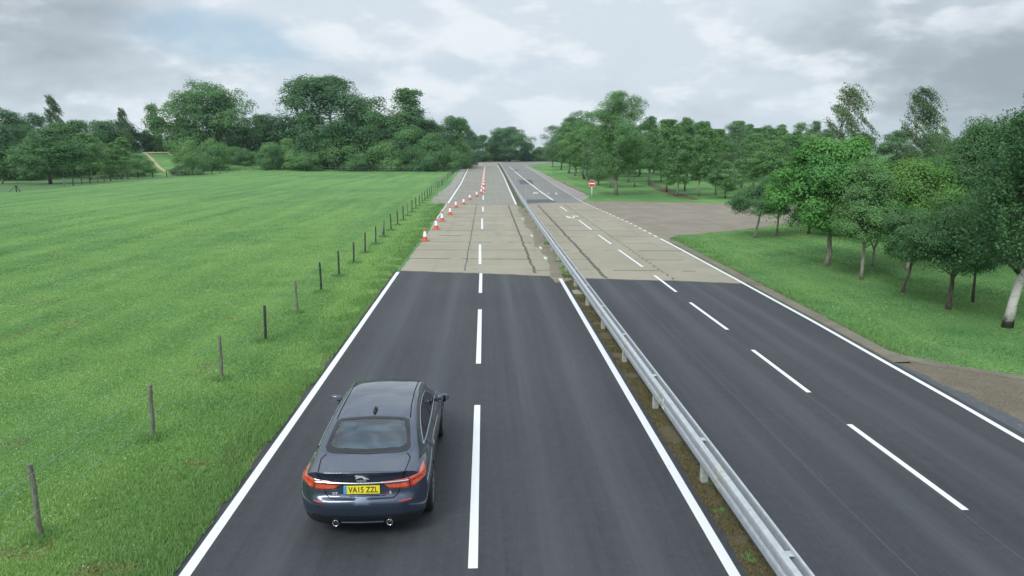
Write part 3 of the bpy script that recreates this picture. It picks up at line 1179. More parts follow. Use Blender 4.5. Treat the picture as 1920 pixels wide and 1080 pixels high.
def blades(name, x, y, hgt, wid, mat, tint, lean=0.5):
    n = len(x)
    a = nrg.random(n) * 2 * np.pi
    l = nrg.random(n) * lean
    la = nrg.random(n) * 2 * np.pi
    ux, uy = np.cos(a) * wid / 2, np.sin(a) * wid / 2
    V = np.zeros((n, 3, 3), dtype=np.float32)
    V[:, 0] = np.stack([x - ux, y - uy, np.zeros(n)], 1)
    V[:, 1] = np.stack([x + ux, y + uy, np.zeros(n)], 1)
    V[:, 2] = np.stack([x + np.cos(la) * l * hgt, y + np.sin(la) * l * hgt, hgt], 1)
    me = fast_mesh(name, V.reshape(-1, 3), 3, mat, tint)
    o = link_mesh(name, me)
    o['kind'] = 'stuff'
    return o


lx = np.interp
x1, y1 = scatter(520000, 6.5, 110, -38, -2)
x2, y2 = scatter(300000, 12, 110, 8, 44)
x = np.concatenate([x1, x2])
y = np.concatenate([y1, y2])
le = np.interp(y, left_arr[:, 1], left_arr[:, 0]) - 0.15
re = np.interp(y, edge_arr[:, 1], edge_arr[:, 0]) + 0.66
ok_l = (x < le - 0.10 * nrg.random(len(x)) ** 2)
# lay-by and apron are bare
pts_lay = np.array([G(*p) for p in [(1605, 634), (1650, 652), (1700, 668), (1800, 688), (1920, 707)]])
lay = (y < np.interp(x, pts_lay[:, 0], pts_lay[:, 1])) & (x > pts_lay[0, 0])
pa = np.array([G(*p) for p in [(1256, 447), (1310, 439), (1395, 431), (1478, 421), (1560, 418), (1640, 413)]])
apr = (y > np.interp(x, pa[:, 0], pa[:, 1]))
ok_r = (x > re + 0.05) & (~lay) & (~apr)
Dr = np.hypot(x, y)
keep = (ok_l | ok_r) & (nrg.random(len(x)) > np.clip((Dr - 45) / 65, 0, 1))
x, y = x[keep], y[keep]
Dd = np.hypot(x, y)
patch = vnoise(x, y, 0.45, 1) * 0.5 + vnoise(x, y, 1.6, 2) * 0.3 + vnoise(x, y, 0.09, 3) * 0.2
verge = np.clip((x + 7.6 + 1.2 * (vnoise(x, y, 0.8, 51) - .5)) / 1.8, 0, 1) * (x < 0)
hgt = (0.018 + 0.05 * patch + 0.035 * nrg.random(len(x))) * (0.62 + 0.38 * verge) * (1 - Dd * 0.004)
wid = (0.006 + 0.0011 * Dd) * (0.7 + 0.7 * nrg.random(len(x)))
rows = vnoise(x, y * 0.05, 0.62, 31) * .6 + vnoise(x, y * 0.05, 1.7, 32) * .4
tint = np.clip(0.10 + 0.34 * vnoise(x, y, 0.22, 7) + 1.25 * (rows - .40) * (x < 0) + 0.55 * (vnoise(x, y, 0.9, 8) - .3) + 0.38 * (nrg.random(len(x)) - .4) + 0.12 * np.clip(Dr[keep] / 60, 0, 1) - 0.16 * (x > 0), 0, 1)  # last term darkens the right lawn's tint, standing in for shade there
dry = vnoise(x, y, 0.55, 41) * .55 + vnoise(x, y, 2.1, 42) * .45
bald = (dry > 0.80) & (x < -4.5) & (nrg.random(len(x)) < .8)
blades("dry_grass", x[bald], y[bald], hgt[bald] * .7, wid[bald], M['straw_blade'], nrg.random(bald.sum()), 1.2)
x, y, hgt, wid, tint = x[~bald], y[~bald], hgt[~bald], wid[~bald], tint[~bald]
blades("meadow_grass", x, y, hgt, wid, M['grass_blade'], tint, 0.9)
# taller rank tufts, ragged at the road edges and round the posts
n = 52000
yy = 5 + 70 * nrg.random(n) ** 1.7
xx = np.interp(yy, left_arr[:, 1], left_arr[:, 0]) - 0.12 - nrg.exponential(0.28, n)
tn = vnoise(xx, yy, 1.3, 12)
k = tn > 0.42
xx, yy, tn = xx[k], yy[k], tn[k]
yr = 13 + 60 * nrg.random(n // 2) ** 1.3
xr = np.interp(yr, edge_arr[:, 1], edge_arr[:, 0]) + 0.62 + nrg.exponential(0.3, n // 2)
k = (vnoise(xr, yr, 1.1, 13) > 0.45) & ~((yr < np.interp(xr, pts_lay[:, 0], pts_lay[:, 1]) + .05) & (xr > pts_lay[0, 0] - .1)) & ~(yr > np.interp(xr, pa[:, 0], pa[:, 1]) - .1)
xx, yy, tn = np.concatenate([xx, xr[k]]), np.concatenate([yy, yr[k]]), np.concatenate([tn, np.full(k.sum(), .6)])
px_, py_ = [], []
for i in range(24):
    pyy = 6.2 + 3.7 * i
    m_ = 380
    px_.append(-6.45 + nrg.normal(0, .14, m_))
    py_.append(pyy + nrg.normal(0, .14, m_))
xx, yy = np.concatenate([xx] + px_), np.concatenate([yy] + py_)
tn = np.concatenate([tn, np.full(24 * 380, .55)])
Dd = np.hypot(xx, yy)
blades("verge_grass", xx, yy, (0.04 + 0.085 * nrg.random(len(xx))) * (0.6 + tn * .8), (0.007 + 0.0011 * Dd) * (0.7 + .6 * nrg.random(len(xx))), M['grass_blade'],
       np.clip(0.35 + 0.5 * (nrg.random(len(xx)) - .3), 0, 1), 0.9)
# brown weeds on the median
n = 26000
yy = 3 + 29 * nrg.random(n) ** 1.3
xx = 3.40 + 0.40 * nrg.random(n)
k = vnoise(xx, yy, 2.2, 15) > 0.32
xx, yy = xx[k], yy[k]
Dd = np.hypot(xx, yy)
gk = vnoise(xx, yy, 0.47, 16) * .6 + vnoise(xx, yy, 3.1, 26) * .4 > 0.80
blades("median_weeds", xx[~gk], yy[~gk], 0.015 + 0.045 * nrg.random((~gk).sum()), (0.008 + 0.0010 * Dd[~gk]), M['dry_blade'], nrg.random((~gk).sum()) * .9, 1.8)
blades("median_grass", xx[gk], yy[gk], 0.02 + 0.05 * nrg.random(gk.sum()), (0.007 + 0.0009 * Dd[gk]), M['grass_blade'], nrg.random(gk.sum()) * .5, 1.5)
# weeds along the rail foot on the concrete
n = 9000
yy = 31 + 45 * nrg.random(n)
xx = np.interp(yy, rail_arr[:, 1], rail_arr[:, 0]) + nrg.normal(0, 0.10, n)
k = vnoise(xx, yy, 0.37, 18) * .5 + vnoise(xx, yy, 2.9, 19) * .5 > 0.68
Dd = np.hypot(xx, yy)
blades("median_grass", xx[k], yy[k], 0.04 + 0.10 * nrg.random(k.sum()), (0.007 + 0.0011 * Dd[k]), M['grass_blade'], 0.2 + nrg.random(k.sum()) * .5, 0.9)


def petals(name, x, y, z, size, mat):
    n = len(x)
    V = np.zeros((n, 4, 3), dtype=np.float32)
    a = nrg.random(n) * np.pi
    for i in range(4):
        aa = a + i * np.pi / 2
        V[:, i] = np.stack([x + np.cos(aa) * size, y + np.sin(aa) * size, z + nrg.normal(0, 1, n) * size * .45], 1)
    me = fast_mesh(name, V.reshape(-1, 3), 4, mat)
    o = link_mesh(name, me)
    o['kind'] = 'stuff'


x1, y1 = scatter(16000, 7, 60, -38, -4)
x2, y2 = scatter(5500, 16, 50, 14, 35)
x, y = np.concatenate([x1, x2]), np.concatenate([y1, y2])
le = np.interp(y, left_arr[:, 1], left_arr[:, 0]) - 0.4
re = np.interp(y, edge_arr[:, 1], edge_arr[:, 0]) + 1.2
lay = (y < np.interp(x, pts_lay[:, 0], pts_lay[:, 1]) + .3) & (x > pts_lay[0, 0])
apr = (y > np.interp(x, pa[:, 0], pa[:, 1]) - .3)
k = ((x < le) | ((x > re) & ~lay & ~apr)) & (vnoise(x, y, 0.42, 21) * .6 + vnoise(x, y, 1.9, 22) * .4 > 0.56)
x, y = x[k], y[k]
petals("clover_flowers", x, y, 0.10 + 0.05 * nrg.random(len(x)), (0.0035 + 0.00035 * np.hypot(x, y)) * (0.6 + .7 * nrg.random(len(x))), M['clover'])
x, y = scatter(350, 8, 50, -36, 35)
le = np.interp(y, left_arr[:, 1], left_arr[:, 0]) - 0.3
re = np.interp(y, edge_arr[:, 1], edge_arr[:, 0]) + 1.2
lay = (y < np.interp(x, pts_lay[:, 0], pts_lay[:, 1]) + .3) & (x > pts_lay[0, 0])
apr = (y > np.interp(x, pa[:, 0], pa[:, 1]) - .3)
k = (x < le) | ((x > re) & ~lay & ~apr)
x, y = x[k], y[k]
petals("buttercups", x, y, 0.11 + 0.05 * nrg.random(len(x)), (0.004 + 0.0004 * np.hypot(x, y)), M['yellow_flower'])

# loose stones on the lay-by and along the kerb
n = 1500
yy = 8 + 12 * nrg.random(n)
xx = np.interp(yy, edge_arr[:, 1], edge_arr[:, 0]) + 0.3 + nrg.exponential(1.3, n)
yk = 18 + 26 * nrg.random(700)
xk = np.interp(yk, edge_arr[:, 1], edge_arr[:, 0]) + 0.35 + nrg.normal(0, .22, 700)
xx, yy = np.concatenate([xx, xk]), np.concatenate([yy, yk])
k = yy < np.interp(xx, pts_lay[:, 0], pts_lay[:, 1]) + 40 * (yy > 18)
xx, yy = xx[k], yy[k]
sz = 0.010 + 0.022 * nrg.random(len(xx)) ** 3
a = nrg.random(len(xx)) * 6.28
V = []
ring = [np.stack([xx + np.cos(a + q) * sz, yy + np.sin(a + q) * sz * .8, np.full(len(xx), .012)], 1) for q in (0, 1.57, 3.14, 4.71)]
tip = np.stack([xx, yy, .012 + sz * .9], 1)
for i in range(4):
    V += [np.stack([ring[i], ring[(i + 1) % 4], tip], 1)]
me = fast_mesh("loose_stones", np.concatenate(V).reshape(-1, 3), 3, M['kerb'])
link_mesh("loose_stones", me)['kind'] = 'stuff'

# ------------------------------------------------------------------ trees
M['leaf_oak'] = leaf_mat("oak_leaf", (0.054, 0.145, 0.074), (0.165, 0.335, 0.125), 0.38, 0.22)
M['leaf_dark'] = leaf_mat("dark_leaf", (0.044, 0.118, 0.074), (0.115, 0.240, 0.115), 0.38, 0.20)
M['leaf_bush'] = leaf_mat("hedge_leaf", (0.075, 0.190, 0.088), (0.220, 0.420, 0.145), 0.38, 0.30)
M['leaf_slim'] = leaf_mat("plantation_leaf", (0.064, 0.170, 0.080), (0.190, 0.370, 0.130), 0.28, 0.28)
M['leaf_pale'] = leaf_mat("pale_leaf", (0.095, 0.185, 0.125), (0.215, 0.345, 0.220), 0.38, 0.15)
M['leaf_maple'] = leaf_mat("maple_leaf", (0.046, 0.170, 0.052), (0.180, 0.430, 0.102), 0.32, 0.0)
M['leaf_yellow'] = leaf_mat("yellowish_leaf", (0.068, 0.190, 0.050), (0.190, 0.370, 0.088), 0.32, 0.0)
M['leaf_rust'] = leaf_mat("rusty_leaf", (0.090, 0.070, 0.022), (0.200, 0.150, 0.045), 0.3, 0.0)
M['leaf_birch'] = leaf_mat("birch_leaf", (0.085, 0.165, 0.095), (0.240, 0.345, 0.170), 0.30, 0.2)
M['leaf_near_dark'] = leaf_mat("shrubby_dark_leaf", (0.036, 0.112, 0.058), (0.135, 0.280, 0.108), 0.38, 0.1)


def env(shape, t):
    t = min(max(t, 0.0), 1.0)
    if shape == 'oak':
        return max(0.0, math.sin(math.pi * min(1, (t * 0.93 + 0.07)) ** 0.85)) ** 0.55
    if shape == 'cone':
        return max(0.0, 1 - t ** 1.6) ** 0.8 * min(1.0, (t + 0.08) * 5) ** 0.5
    if shape == 'column':
        return max(0.0, math.sin(math.pi * (t * 0.88 + 0.09)) ** 0.6) * (1.0 - 0.35 * t)
    if shape == 'bush':
        return math.sqrt(max(0.0, 1 - t * t)) * (0.9 + 0.1 * min(1, t * 5))
    if shape == 'umbrella':
        return math.sqrt(max(0.0, 1 - (t * 0.97) ** 2.2)) * min(1.0, 0.55 + t * 2.5)
    if shape == 'egg':
        return max(0.0, math.sin(math.pi * (t * 0.9 + 0.06) ** 0.75)) ** 0.7
    return 1.0


def crown_points(rg, H, W, cb, shape, nclump, nleaf, clump=(0.10, 0.17), flat=0.9, fill=0.25, lobes=0.16, loose=0.09, vert=0.85):
    """leaf positions, outward normals, tints - leaves gathered in clumps through the crown's volume"""
    ph = [rg.random() * 6.28 for _ in range(4)]
    cs = []
    nlob = max(8, int(nclump / 7))
    lobs = []
    for i in range(nlob):                        # big boughs first, clumps of leaves on each of them
        for _ in range(40):
            t = rg.random()
            e = env(shape, t)
            if rg.random() < e * 0.8 + 0.2:
                break
        R0 = W * rg.uniform(0.13, 0.235) * (0.6 + 0.4 * e) * (1.0 + lobes * rg.uniform(-.9, .9))
        a = 2.399963 * i + rg.uniform(-.5, .5)
        rad = max(0.0, e * W / 2 * (1 + lobes * rg.uniform(-1.0, .55)) - R0 * 0.85)
        z = cb + (H - cb) * t
        z = min(max(z, cb + R0 * 0.55), H - R0 * 0.9)
        lobs.append((rad * math.cos(a), rad * math.sin(a), z, R0, rg.random()))
    nax = 3 if H - cb < W * 1.2 else 7
    for j in range(nax):                         # boughs about the stem keep the crown together up to its top
        t = 0.12 + 0.80 * j / (nax - 1) if nax > 1 else .5
        e = env(shape, t)
        R0 = W * (0.11 + 0.17 * e)
        z = min(max(cb + (H - cb) * t, cb + R0 * .5), H - R0 * .95)
        lobs.append((rg.uniform(-.10, .10) * W * e, rg.uniform(-.10, .10) * W * e, z, R0, rg.random()))
    for i in range(nclump):
        q = lobs[i % len(lobs)] if rg.random() < .8 else rg.choice(lobs)
        rc = W * rg.uniform(*clump)
        while True:
            v = Vector((rg.gauss(0, 1), rg.gauss(0, 1), rg.gauss(0.25, 1)))
            if v.length > .1:
                break
        v.normalize()
        k = q[3] * (rg.uniform(.72, 1.05) if rg.random() > fill else rg.uniform(.1, .7))
        z = max(q[2] + v.z * k * vert, cb + rc * .4)
        cs.append((q[0] + v.x * k, q[1] + v.y * k, min(z, H - rc * .5), rc, 0.55 * q[4] + 0.45 * rg.random()))
    C = np.array(cs)
    nr = np.random.default_rng(rg.randrange(10 ** 6))
    wgt = C[:, 3] ** 2
    idx = nr.choice(len(C), nleaf, p=wgt / wgt.sum())
    dv = nr.normal(size=(nleaf, 3))
    dv /= np.linalg.norm(dv, axis=1, keepdims=True)
    low = (dv[:, 2] < -0.2) & (nr.random(nleaf) < 0.6)
    dv[low, 2] *= -1
    rr = (0.45 + 0.62 * nr.random(nleaf) ** 0.6)[:, None]
    off = dv * rr * C[idx, 3][:, None]
    off[:, 2] *= flat
    P = C[idx, :3] + off
    P += nr.normal(size=P.shape) * W * 0.012
    nl = int(nleaf * loose)                      # twigs straggling between the clumps
    tl = nr.random(nl)
    el = np.array([env(shape, q) for q in tl])
    al = nr.random(nl) * 2 * np.pi
    lob = 1 + lobes * (np.sin(2 * al + ph[0] + 2.5 * tl) * 0.6 + np.sin(3 * al + ph[1] - 4 * tl) * 0.5)
    rl = el * W / 2 * lob * (0.25 + 0.72 * nr.random(nl)) ** 0.5 + nr.normal(size=nl) * W * .02
    P[:nl] = np.stack([rl * np.cos(al), rl * np.sin(al), cb + (H - cb) * tl + nr.normal(size=nl) * H * .012], 1)
    dv[:nl] = np.stack([np.cos(al), np.sin(al), (tl - .3) * 1.2], 1)
    cen = np.array([0, 0, cb + (H - cb) * 0.45])
    outw = P - cen
    outw /= np.linalg.norm(outw, axis=1, keepdims=True) + 1e-6
    N = dv * 0.8 + outw * 0.5 + np.array([0, 0, 0.28]) + nr.normal(size=P.shape) * 0.42
    N /= np.linalg.norm(N, axis=1, keepdims=True)
    tint = np.clip(0.5 + 0.55 * (C[idx, 4] - 0.5) + 0.35 * (nr.random(nleaf) - 0.5), 0, 1)
    return P, N, tint, C


def leaf_mesh(name, P, N, size, tint, mat, seed, aspect=0.62):
    nr = np.random.default_rng(seed)
    n = len(P)
    r = nr.normal(size=(n, 3))
    U = np.cross(N, r)
    U /= np.linalg.norm(U, axis=1, keepdims=True) + 1e-9
    V = np.cross(N, U)
    s = (size * (0.65 + 0.7 * nr.random(n)))[:, None]
    Q = np.empty((n, 4, 3), dtype=np.float32)
    droop = N * s * 0.14
    Q[:, 0] = P - U * s * 0.5 - droop
    Q[:, 1] = P - V * s * 0.5 * aspect + U * s * 0.06 + droop * .3
    Q[:, 2] = P + U * s * 0.5 - droop
    Q[:, 3] = P + V * s * 0.5 * aspect + U * s * 0.06 + droop * .3
    return fast_mesh(name, Q.reshape(-1, 3), 4, mat, tint)


def bend_path(rg, p0, p1, n, wob, sag=0.0):
    p0, p1 = Vector(p0), Vector(p1)
    L = (p1 - p0).length
    out = [p0]
    for i in range(1, n):
        t = i / n
        q = p0.lerp(p1, t) + Vector((rg.uniform(-1, 1), rg.uniform(-1, 1), rg.uniform(-.4, .4))) * wob * L
        q.z += sag * L * math.sin(math.pi * t)
        out.append(q)
    out.append(p1)
    return out


def trunk_mesh(rg, H, cb, r, C, nlimb, lean=(0, 0), stems=1, mat=None, sides=8, top=0.82, fork=None, wob=0.02, limbmat=None):
    b = MB()
    order = sorted(range(len(C)), key=lambda i: rg.random())
    for s in range(stems):
        if stems == 1:
            tip = (lean[0], lean[1], H * top)
            pth = bend_path(rg, (0, 0, -0.05), tip, 7, wob)
            b.tube(pth, [r * 1.25, r * 0.98, r * 0.88, r * 0.76, r * 0.62, r * 0.46, r * 0.3, r * 0.12], sides)
        else:
            a = 2 * math.pi * s / stems + rg.random()
            f = fork if fork else 0.2
            tip = (math.cos(a) * H * 0.22 + lean[0], math.sin(a) * H * 0.22 + lean[1], H * top * rg.uniform(.8, 1))
            mid = (lean[0] * .4, lean[1] * .4, f)
            if s == 0:
                b.tube(bend_path(rg, (0, 0, -0.05), mid, 3, wob), [r * 1.2, r, r * .95, r * .9], sides)
            pth = bend_path(rg, mid, tip, 5, 0.04)
            b.tube(pth, [r * .62, r * .55, r * .45, r * .36, r * .24, r * .08], sides)
    nf0 = len(b.f)
    for i in order[:nlimb]:
        c = C[i]
        z0 = max(cb * 0.8, min(c[2] - 0.25 * math.hypot(c[0], c[1]) - 0.1 * H, H * 0.72))
        k = z0 / (H * top)
        p0 = (lean[0] * k, lean[1] * k, z0)
        rr = r * max(0.18, (1 - k) * 0.55)
        pth = bend_path(rg, p0, (c[0], c[1], c[2]), 4, 0.06, 0.05)
        b.tube(pth, [rr, rr * .8, rr * .6, rr * .4, rr * .15], max(5, sides - 3))
    me = b.build("trunk", mat, None, True)
    if limbmat:
        me.data.materials.append(limbmat)
        idx = np.zeros(len(me.data.polygons), dtype=np.int32)
        idx[nf0:] = 1
        me.data.polygons.foreach_set('material_index', idx)
    return me


def tree_template(name, seed, H, W, cb, shape, nclump, nleaf, leaf, mleaf, mbark, r, nlimb, clump=(0.10, 0.17), flat=0.9, fill=0.25, lobes=0.16, lean=(0, 0), stems=1, fork=None, aspect=0.62, wob=0.02, vert=0.85, loose=0.09):
    rg = random.Random(seed)
    P, N, T, C = crown_points(rg, H, W, cb, shape, nclump, nleaf, clump, flat, fill, lobes, loose, vert)
    if lean != (0, 0):
        k = np.clip(P[:, 2] / H, 0, 1)[:, None]
        P[:, :2] += np.array(lean) * k
        C[:, :2] += np.array(lean) * np.clip(C[:, 2] / H, 0, 1)[:, None]
    return dict(name=name, H=H, W=W, crown=leaf_mesh("crown", P, N, np.full(len(P), leaf), T, M[mleaf], seed + 7, aspect),
                trunk=(rg, H, cb, r, C, nlimb, lean, stems, M[mbark], fork, wob), trunk_me=None)


def weeping_template(name, seed, H, W, cb, nstrand, leaf, mleaf, mbark, r, lean=(0, 0), wind=0.35, drop=(0.06, 0.16), dens=22):
    """birch with twigs blown to one side: leaves strung along hanging twigs"""
    rg = random.Random(seed)
    nr = np.random.default_rng(seed)
    P, T = [], []
    C = []
    nb = max(9, nstrand // 13)
    for i in range(nb):
        t = min(1.0, max(0.0, (i + rg.uniform(-.6, .6)) / nb)) ** 0.9
        e = (1 - t) ** 0.6 * (0.5 + 0.5 * min(1, t * 4 + .3))
        a = rg.random() * 2 * math.pi
        rad = W / 2 * e * rg.uniform(0.45, 1.1)
        z = cb + (H - cb) * t
        k = z / H
        tip = np.array([math.cos(a) * rad + lean[0] * k * k + wind * rad * .5, math.sin(a) * rad + lean[1] * k, z + rad * .25])
        root = np.array([lean[0] * k * .7, lean[1] * k * .7, z - rad * .5])
        C.append((tip[0], tip[1], tip[2], 0.1, 0))
        tt = rg.random()
        for j in range(int(13 * rg.uniform(.6, 1.4))):
            c = root + (tip - root) * (rg.uniform(.3, 1.0) if rg.random() < .75 else 1.0) + nr.normal(size=3) * W * .025
            L = H * rg.uniform(*drop)
            n = int(dens * rg.uniform(.5, 1.3))
            sw = rg.uniform(-.2, .2)
            for q in np.linspace(0, 1, n):
                p = c + np.array([wind * L * q * 1.6 + sw * L * q * .5, sw * L * q, -L * q * (0.5 + 0.5 * q) + L * 0.2])
                p += nr.normal(size=3) * W * 0.012
                P.append(p)
                T.append(0.45 + 0.5 * (tt - .5) + 0.3 * (rg.random() - .5))
    P = np.array(P)
    T = np.array(T)[P[:, 2] > cb * .95]
    P = P[P[:, 2] > cb * .95]
    N = nr.normal(size=P.shape) + np.array([0, 0, 0.5])
    N /= np.linalg.norm(N, axis=1, keepdims=True)
    return dict(name=name, H=H, W=W, crown=leaf_mesh("crown", P, N, np.full(len(P), leaf), np.clip(T, 0, 1), M[mleaf], seed, 0.6),
                trunk=(rg, H, cb, r, np.array(C), min(60, nb), lean, 1, M[mbark], None, 0.012), trunk_me=None)


def put_tree(tp, xy, H, W, label, cat="tree", group=None, rz=None, name=None, seed=0, twist=True):
    rg = random.Random(seed + int(xy[0] * 13) + int(xy[1] * 7))
    root = empty(name or tp['name'], (xy[0], xy[1], 0), rg.random() * 6.28 if rz is None else rz)
    root.scale = (W / tp['W'], W / tp['W'], H / tp['H'])
    if tp['trunk_me'] is None:
        rg2, h, cb, r, C, nl, lean, stems, mb, fork, wob = tp['trunk']
        o = trunk_mesh(rg2, h, cb, r, C, nl, lean, stems, mb, fork=fork, wob=wob, limbmat=M['bark'] if mb == M['bark_birch'] else None)
        tp['trunk_me'] = o.data
        o.parent = root
    else:
        link_mesh("trunk", tp['trunk_me'], root)
    link_mesh("crown", tp['crown'], root)
    tag(root, label, cat, group)
    return root


def place(tp, bx, by, top, wpx, label, cat="tree", group=None, rz=None, name=None, cx=None):
    c = G(bx, by)
    D = depth(c)
    H = max(0.8, zat(bx, top, c))
    W = wpx * D / F_PX
    return put_tree(tp, c, H, W, label, cat, group, rz, name, seed=int(bx * 3 + top))


OAK = [tree_template("oak_tree", 100 + i, 20, 20, 1.5, 'oak', 190, 42000, 0.38, 'leaf_oak', 'bark', 0.45, 14, (0.045, 0.105), lobes=0.24) for i in range(3)]
DARK = [tree_template("broadleaf_tree", 120 + i, 15, 13, 0.0, 'bush', 110, 20000, 0.32, 'leaf_dark', 'bark', 0.3, 9, (0.06, 0.13), lobes=.22) for i in range(2)]
BROAD = [tree_template("broadleaf_tree", 130 + i, 14, 12, 0.0, 'egg', 110, 22000, 0.30, 'leaf_oak', 'bark', 0.28, 9, (0.06, 0.13), lobes=.25) for i in range(3)]
CONIC = [tree_template("pointed_tree", 140 + i, 18, 11, 1.0, 'cone', 110, 19000, 0.32, 'leaf_oak', 'bark', 0.3, 8, (0.07, 0.13), lobes=.2) for i in range(2)]
BUSH = [tree_template("bush", 150 + i, 7, 9, 0.0, 'bush', 90, 22000, 0.22, 'leaf_bush', 'bark', 0.14, 6, (0.08, 0.15), lobes=.22) for i in range(3)]
SLIM = [tree_template("slim_tree", 160 + i, 10, 4.4, 2.3, ('column', 'cone', 'column')[i], 100, 16000, 0.155, 'leaf_slim', 'bark_pale', 0.095, 10, (0.05, 0.12), lobes=.35, lean=((.3, .1), (-.2, .2), (.1, -.3))[i], wob=0.03, vert=1.7, loose=.14) for i in range(3)]
SLIMB = [tree_template("slim_tree", 170 + i, 10, 5.2, 2.1, ('egg', 'column')[i], 100, 18000, 0.155, 'leaf_slim', ('bark', 'bark_pale')[i], 0.11, 10, (0.06, 0.13), lobes=.35, wob=0.03, vert=1.4, loose=.12) for i in range(2)]
PALE = [tree_template("pale_tree", 180 + i, 10, 5.5, 1.2, ('column', 'egg')[i], 90, 15000, 0.13, 'leaf_pale', 'bark_pale', 0.11, 12, (0.06, 0.13), lobes=.3, stems=3, fork=1.2, vert=1.5, loose=.15) for i in range(2)]
WISP = [weeping_template("birch_tree", 190 + i, 14, 5.0, 2.0, 420, 0.21, 'leaf_birch', 'bark_pale', 0.14, (0.4, 0.0), 0.30, (.05, .12), 22) for i in range(2)]

# --- hedge and woodland beyond the meadow, nearer rows first
L = [
    (OAK[0], 397, 324, 156, 192, "large round oak standing tall above the left hedge, its crown lopsided"),
    (OAK[1], 625, 321, 146, 232, "broadest oak, a domed crown rising highest above the middle hedge"),
    (CONIC[0], 765, 320, 168, 150, "pointed dark tree right of the broad oak"),
    (BROAD[0], 700, 321, 212, 130, "bushy tree filling the gap between the broad oak and the pointed tree"),
    (BROAD[1], 846, 317, 218, 92, "dense dark tree ending the hedge beside the road"),
    (BROAD[2], 500, 322, 216, 84, "loose pale green tree between the two large oaks"),
    (DARK[0], 22, 338, 208, 130, "dense dark tree at the left edge of the picture"),
    (DARK[1], 68, 333, 214, 110, "second dark tree from the left edge, behind the young tree"),
    (BROAD[0], 150, 330, 228, 120, "round bushy tree behind the grey round sign, left one"),
    (BROAD[2], 205, 326, 228, 105, "round bushy tree above the grey round sign"),
    (DARK[1], 246, 322, 228, 96, "dark tree left above the farm track"),
    (BROAD[1], 352, 318, 222, 84, "mid green tree standing behind the top of the farm track"),
    (DARK[0], 452, 322, 235, 95, "dark tree tucked against the right side of the round oak"),
    (DARK[1], 560, 320, 238, 110, "dark tree under the left flank of the broad oak"),
    (BROAD[2], 672, 316, 200, 128, "leafy tree close behind the right half of the broad oak"),
    (BROAD[1], 588, 316, 208, 100, "leafy tree close behind the left half of the broad oak"),
    (DARK[1], 770, 316, 204, 96, "dark tree backing the pointed tree"),
    (BROAD[0], 535, 318, 234, 92, "bushy tree filling the sky gap left of the broad oak"),
    (DARK[1], 470, 317, 238, 80, "dark tree behind the right flank of the round oak"),
    (BROAD[2], 738, 317, 218, 92, "leafy tree joining the broad oak to the pointed tree"),
    (DARK[0], 872, 314, 232, 54, "dark tree hanging over the gravel strip at the hedge end"),
    (BROAD[1], 40, 332, 224, 104, "bushy dark tree behind the left edge trees"),
    (DARK[0], 116, 326, 232, 96, "dark tree right behind the young broad tree"),
    (BROAD[1], 805, 318, 226, 90, "green tree between the pointed tree and the end of the hedge"),
]
for i, (tp, bx, by, top, wpx, lab) in enumerate(L):
    place(tp, bx, min(by, 318.5) if bx > 330 else by - 3, top, wpx, lab, group="trees beyond the meadow")
WB = [(WISP[0], 100, 322, 178, 70, "wispy birch showing against the sky above the left dark trees"),
      (WISP[1], 232, 320, 203, 46, "thin wispy tree top left of the pointed birch"),
      (CONIC[1], 295, 318, 194, 52, "narrow pointed tree showing left of the round oak"),
      (WISP[0], 335, 318, 205, 40, "thin wispy tree against the left flank of the round oak"),
      (WISP[1], 512, 318, 219, 56, "pale feathery tree in the sky gap between the two oaks")]
for tp, bx, by, top, wpx, lab in WB:
    place(tp, bx, by, top, wpx, lab, group="trees beyond the meadow", rz=0.2)
YT = [(SLIMB[0], 95, 345, 238, 130, "young broad tree with a bare trunk at the left edge of the meadow"),
      (SLIM[1], 226, 335, 258, 66, "slim young tree with a pale trunk beside the grey round sign"),
      (SLIMB[1], 170, 337, 250, 80, "young tree left of the grey round sign"),
      (SLIM[2], 5, 345, 285, 60, "small leafy tree cut by the left edge of the picture")]
for tp, bx, by, top, wpx, lab in YT:
    place(tp, bx, by, top, wpx, lab, group="young trees at the meadow edge")
